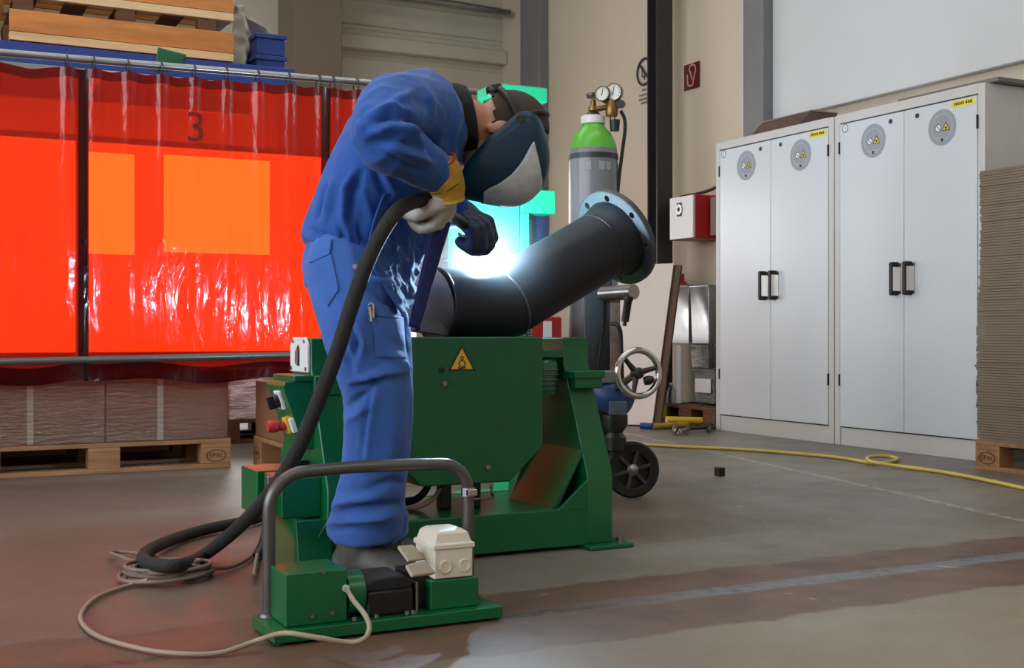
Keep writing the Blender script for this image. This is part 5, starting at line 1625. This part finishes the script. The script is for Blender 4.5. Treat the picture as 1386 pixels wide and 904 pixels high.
# shoes
def shoe(an, td, nm):
    td = td.normalized(); sd = Z.cross(td); b = V3((an.x, an.y, 0)) - td * .06
    mb = MB()
    rings_ = []
    for s, w, h, zo in ((-.02, .028, .05, .045), (.0, .038, .07, .05), (.05, .042, .085, .055), (.10, .043, .082, .055), (.15, .047, .064, .05), (.20, .05, .05, .045), (.245, .044, .042, .042), (.275, .026, .03, .036)):
        rings_.append([b + td * s + sd * (w * math.cos(2 * PI * k / 20)) + Z * (zo + h * .72 * math.sin(2 * PI * k / 20) * (1 if math.sin(2 * PI * k / 20) > 0 else .42)) for k in range(20)])
    mb.rings(rings_)
    mb.limb([b + td * .05 + Z * .08, b + td * .055 + Z * .165], [.056, .060])
    me = remesh(mb, .007, 4)
    wrinkle(me, lambda p, n: .0025 * ridged(V3((p.x * 30, p.y * 30, p.z * 14))))
    s_ = link(nm, me, m_shoe, body, smooth=180)
    mb = MB()
    out2 = []
    for s, w in ((-.045, .006), (-.035, .03), (-.01, .041), (.05, .043), (.10, .043), (.15, .05), (.20, .053), (.25, .045), (.28, .025), (.287, .006)):
        out2.append((s, w))
    poly = [(s, w) for s, w in out2] + [(s, -w) for s, w in out2[::-1]]
    mb.prism(poly, b + Z * .0, td, sd, Z * .028); mb.build('sole', m_sole, s_, bevel=.005)
    for k in range(4):
        s = .075 + k * .022
        z = .118 - k * .010
        mb = MB(); mb.tube([b + td * s + sd * .03 + Z * (z - .012), b + td * s + Z * (z + .012), b + td * s - sd * .03 + Z * (z - .012)], .0035, 8, smooth=4); mb.build('lace', m_ink, s_)
        for q in (-1, 1):
            mb = MB(); mb.torus(b + td * s + sd * (.031 * q) + Z * (z - .010), (sd * q + Z * .6).normalized(), .005, .0015, 14, 6); mb.build('eyelet', m_steel, s_)
shoe(ankR, cam2w(.86, -.5, 0), 'shoe')
shoe(ankL, cam2w(.97, .05, 0), 'shoe')

# helmet
prof = [(-.158, .100, .104, .030), (-.150, .122, .092, .058), (-.135, .137, .078, .072), (-.115, .148, .060, .086), (-.085, .162, .040, .099), (-.05, .180, .020, .106), (-.015, .189, .005, .109),
        (.02, .186, -.012, .109), (.05, .172, -.024, .106), (.078, .150, -.018, .098), (.096, .122, .000, .082), (.105, .092, .02, .058), (.108, .062, .045, .022)]
hp = [V3(p[:3]) for p in prof]; hw_ = [V3((p[3], 0, 0)) for p in prof]
hp = crom(hp, 7); hw_ = [v.x for v in crom(hw_, 7)]
def hel(j, i, off=0.0):
    u, f1, f0 = hp[j]; w = hw_[j]
    a = (i - .5) * PI
    c_ = math.cos(a)
    return hc_ + uh * u + lh * ((w + off) * math.sin(a)) + fh * (f0 + (f1 + off - f0) * (max(c_, 0) ** .62))
NI = 56
mb = MB()
mb.rings([[hel(j, i / NI) for i in range(NI + 1)] for j in range(len(hp))], cap=False, wrap=False)
hmt = mb.build('welding_helmet', m_helmet, body, smooth=180, solid=.005)
hmt['label'] = 'dark teal welding helmet'
# pale visor, a clean edged patch in (up, sideways) coordinates
def visor(i, j):
    # i across the helmet, j upward; narrows to a point at the rear top on each side
    u = -.085 + j * .150
    jj = min(range(len(hp)), key=lambda q: abs(hp[q].x - u))
    span = .135 + .285 * max(0.0, min(1.0, (j - .12) / .88)) ** 1.1 if j < .93 else .42
    t = .5 + (i - .5) * 2 * span * 1.0
    jf = max(0.0, min(len(hp) - 1.001, jj))
    return hel(jj, t, .004)
mb = MB()
lim = lambda j: (.13 + .22 * j)
NJ = 26
rows = []
for j in range(NJ + 1):
    q = j / NJ
    rows.append([visor_p for visor_p in [None]])
def visor2(i, j):
    lowj, highj = 25, 59
    jj = lowj + (highj - lowj) * j
    k = int(jj); fr = jj - k
    s = .19 + .225 * (j ** .6)
    t = .5 + (i - .5) * 2 * s
    return hel(k, t, .0045) * (1 - fr) + hel(min(k + 1, len(hp) - 1), t, .0045) * fr
mb = MB(); mb.grid(visor2, 40, NJ)
vs = mb.build('visor', m_lens, hmt, smooth=180, solid=.003); vs['label'] = 'pale scratched visor'
# head gear
mb = MB()
mb.tube([hc_ + lh * -.092 + uh * .04 - fh * .01, hc_ + lh * -.088 + uh * .036 - fh * .06, hc_ + lh * -.05 + uh * .03 - fh * .108, hc_ + uh * .028 - fh * .118, hc_ + lh * .05 + uh * .03 - fh * .108, hc_ + lh * .088 + uh * .036 - fh * .06, hc_ + lh * .092 + uh * .04 - fh * .01], .0085, 8, smooth=6)
mb.build('head_band', m_black, hmt)
mb = MB()
mb.tube([hc_ + lh * -.092 + uh * .045 - fh * .01, hc_ + lh * -.068 + uh * .105 - fh * .02, hc_ + uh * .138 - fh * .02, hc_ + lh * .068 + uh * .105 - fh * .02, hc_ + lh * .092 + uh * .045 - fh * .01], .007, 8, smooth=6)
mb.build('crown_band', m_black, hmt)
c = hc_ + uh * .02 - fh * .118
mb = MB(); mb.lathe([(.001, 0), (.022, 0), (.024, .006), (.022, .018), (.001, .02)], c, -fh, 20); mb.build('adjuster_knob', m_black, hmt)
for s in (-1, 1):
    mb = MB(); mb.lathe([(.001, -.012), (.013, -.012), (.015, .0), (.011, .006), (.001, .006)], hc_ + lh * (.105 * s) + uh * .045 - fh * .005, lh * s, 20); mb.build('pivot_knob', m_black, hmt)

# gloves
def gauntlet(pts, radii, mat, parent, label=None):
    mb = MB(); mb.tube(crom(pts, 5), 0, 26, radii=[radii[min(int(k / 5), len(radii) - 2)] * (1 - (k % 5) / 5) + radii[min(int(k / 5) + 1, len(radii) - 1)] * ((k % 5) / 5) for k in range(5 * (len(pts) - 1) + 1)])
    bmesh.ops.subdivide_edges(mb.bm, edges=mb.bm.edges, cuts=1, use_grid_fill=True)
    me = bpy.data.meshes.new('t'); bmesh.ops.recalc_face_normals(mb.bm, faces=mb.bm.faces); mb.bm.to_mesh(me); mb.bm.free()
    wrinkle(me, lambda p, n: .004 * ridged(p * 16))
    o = link('gauntlet_cuff', me, mat, parent, smooth=60)
    return o
mb = MB(); hand(mb, hR_W, hR_D, hR_N, 1.08, .0138)
me = remesh(mb, .0045, 3); wrinkle(me, lambda p, n: .002 * ridged(p * 45) + .001 * noise.noise(p * 120))
gr = link('welding_glove', me, m_leather, body, smooth=180); gr['label'] = 'pale leather glove with yellow cuff'
gauntlet([P(591, 224, 2.99), P(599, 238, 3.0), P(605, 252, 3.015), P(607, 268, 3.03)], [.052, .048, .041, .037], m_cuff, gr)
mb = MB(); 
x9, y9, a9 = frame(P(605, 252, 3.015) - P(591, 224, 2.99))
mb.torus(P(590.5, 223, 2.989), a9, .050, .004, 36, 8); mb.build('red_binding', M('red binding', (150, 44, 30), .8), gr)
mb = MB(); mb.torus(P(604, 250, 3.012), a9, .0425, .003, 36, 8); mb.build('cuff_seam', M('seam brown', (96, 66, 34), .8), gr)
mb = MB(); hand(mb, hL_W, hL_D, hL_N, 1.27, .0175, flip=-1)
me = remesh(mb, .0042, 3); wrinkle(me, lambda p, n: .002 * ridged(p * 40))
gl_ = link('welding_glove', me, m_glovedark, body, smooth=180); gl_['label'] = 'dark blue grey glove near the arc'
gauntlet([P(588, 275, 3.57), P(602, 280, 3.575), P(614, 284, 3.58)], [.058, .05, .044], m_glovedark, gl_)

# ------------------------------------------------------------ torch, cable, arc, fume
rad_ = (Z * .96 - FWD * .22 - RIGHT * .1).normalized()
arc = P(655, 362, 3.84)
tch = thing('welding_torch', 'slim dark welding torch held in both gloves at the arc', 'torch', P(600, 284, 3.26))
tip = arc + (rad_ * .6 - RIGHT * .35 + Z * .3).normalized() * .03
mb = MB(); mb.tube([P(575, 270, 3.02), P(586, 276, 3.06), P(597, 284, 3.12), P(618, 297, 3.42), P(634, 308, 3.60)], .0165, 16, smooth=6); mb.build('handle', m_black, tch)
mb = MB(); n1, n2 = P(634, 308, 3.60), P(643, 326, 3.70)
mb.tube([n1, n2, (n2 + tip) / 2 + Z * .01, tip + (n2 - tip).normalized() * .03], .010, 14, smooth=5); mb.build('swan_neck', m_coldark, tch)
mb = MB(); dd = (n2 - tip).normalized(); mb.lathe([(.006, 0), (.0095, 0), (.012, .018), (.0125, .055), (.009, .06), (.001, .06)], tip, dd, 20); mb.build('gas_nozzle', m_steel, tch)
hp_ = [P(577, 270, 3.025), P(556, 274, 2.96), P(536, 287, 2.90), P(515, 318, 2.89), P(495, 360, 2.88), P(474, 420, 2.89), P(455, 480, 2.90), P(430, 545, 2.92), P(400, 615, 2.95), P(362, 672, 3.05), P(318, 718, 3.30), P(276, 751, 3.52), G(243, 765, .055), G(210, 764, .055), G(194, 757, .05), G(203, 744, .04), G(240, 728, .022), G(285, 715, .022), G(325, 707, .022), G(352, 700, .022), V3((1.42, 4.52, .022)), V3((1.66, 4.66, .03)), V3((1.84, 4.76, .14))]
mb = MB(); mb.tube(hp_, .0185, 14, smooth=8)
tag(mb.build('torch_cable', m_hose), 'thick black torch cable running from the gloves down to the floor', 'cable')

wa = thing('welding_arc', 'blinding blue white welding arc on top of the dark pipe', 'arc', arc)
mb = MB(); mb.sph(arc, .017, 20, 12); mb.build('arc_core', EM('arc plasma', (0.72, 0.86, 1.0, 1), 260.0), wa)
ld = bpy.data.lights.new('arc_light', 'POINT'); ld.energy = 140; ld.color = (.52, .78, 1.0); ld.shadow_soft_size = .03
lo = bpy.data.objects.new('arc_light', ld); C.objects.link(lo); lo.parent = wa; lo.location = rad_ * .010
# fume
m, nt, out_m = newmat('weld fume')
vol = N(nt, 'VolumeScatter'); vol.inputs['Color'].default_value = (.82, .91, 1, 1); vol.inputs['Anisotropy'].default_value = .25
tc = N(nt, 'TexCoord'); mp = N(nt, 'Mapping'); mp.inputs['Location'].default_value = (-.5, -.5, -.5)
nt.links.new(tc.outputs['Generated'], mp.inputs[0])
gr_ = N(nt, 'VectorMath', operation='LENGTH'); nt.links.new(mp.outputs[0], gr_.inputs[0])
mr = N(nt, 'MapRange'); mr.inputs[1].default_value = .5; mr.inputs[2].default_value = .0; mr.inputs[3].default_value = 0.0; mr.inputs[4].default_value = 1.0
nt.links.new(gr_.outputs['Value'], mr.inputs[0])
pw = N(nt, 'Math', operation='POWER', i_1=2.5); nt.links.new(mr.outputs[0], pw.inputs[0])
ml = N(nt, 'Math', operation='MULTIPLY', i_1=BLOOM); nt.links.new(pw.outputs[0], ml.inputs[0]); nt.links.new(ml.outputs[0], vol.inputs['Density']); nt.links.new(vol.outputs[0], out_m.inputs['Volume'])
mb = MB(); mb.ell(arc + Z * .03, X * .3, Y * .3, Z * .3, 32, 20)  # added scattering sphere imitates the camera's bloom around the arc
tag(mb.build('arc_bloom', m, None, smooth=180), 'thin bluish weld fume haze added for the glow of the bright arc', 'bloom', kind='stuff')

# ------------------------------------------------------------ world, camera, view
w = bpy.data.worlds.new('World'); bpy.context.scene.world = w; w.use_nodes = True
bg = w.node_tree.nodes['Background']; bg.inputs[0].default_value = (.75, .85, 1, 1); bg.inputs[1].default_value = .3
cam = bpy.data.cameras.new('Camera'); co = bpy.data.objects.new('Camera', cam); C.objects.link(co)
co.location = (0, 0, CH); co.rotation_euler = (PI / 2, 0, -YAW)
cam.sensor_width = 36; cam.lens = 36 * FPX / 1386; cam.shift_y = -(452 - CY) / 1386 
cam.clip_start = .05; cam.clip_end = 100
sc = bpy.context.scene
sc.camera = co
sc.view_settings.view_transform = 'Standard'; sc.view_settings.look = 'None'; sc.view_settings.exposure = EXPO; sc.view_settings.gamma = 1; sc.view_settings.use_curve_mapping = False
sc.cycles.max_bounces = 8; sc.cycles.transparent_max_bounces = 16; sc.cycles.diffuse_bounces = 3; sc.cycles.glossy_bounces = 4; sc.cycles.volume_bounces = 0
sc.cycles.caustics_reflective = False; sc.cycles.caustics_refractive = False; sc.cycles.sample_clamp_indirect = 4.0
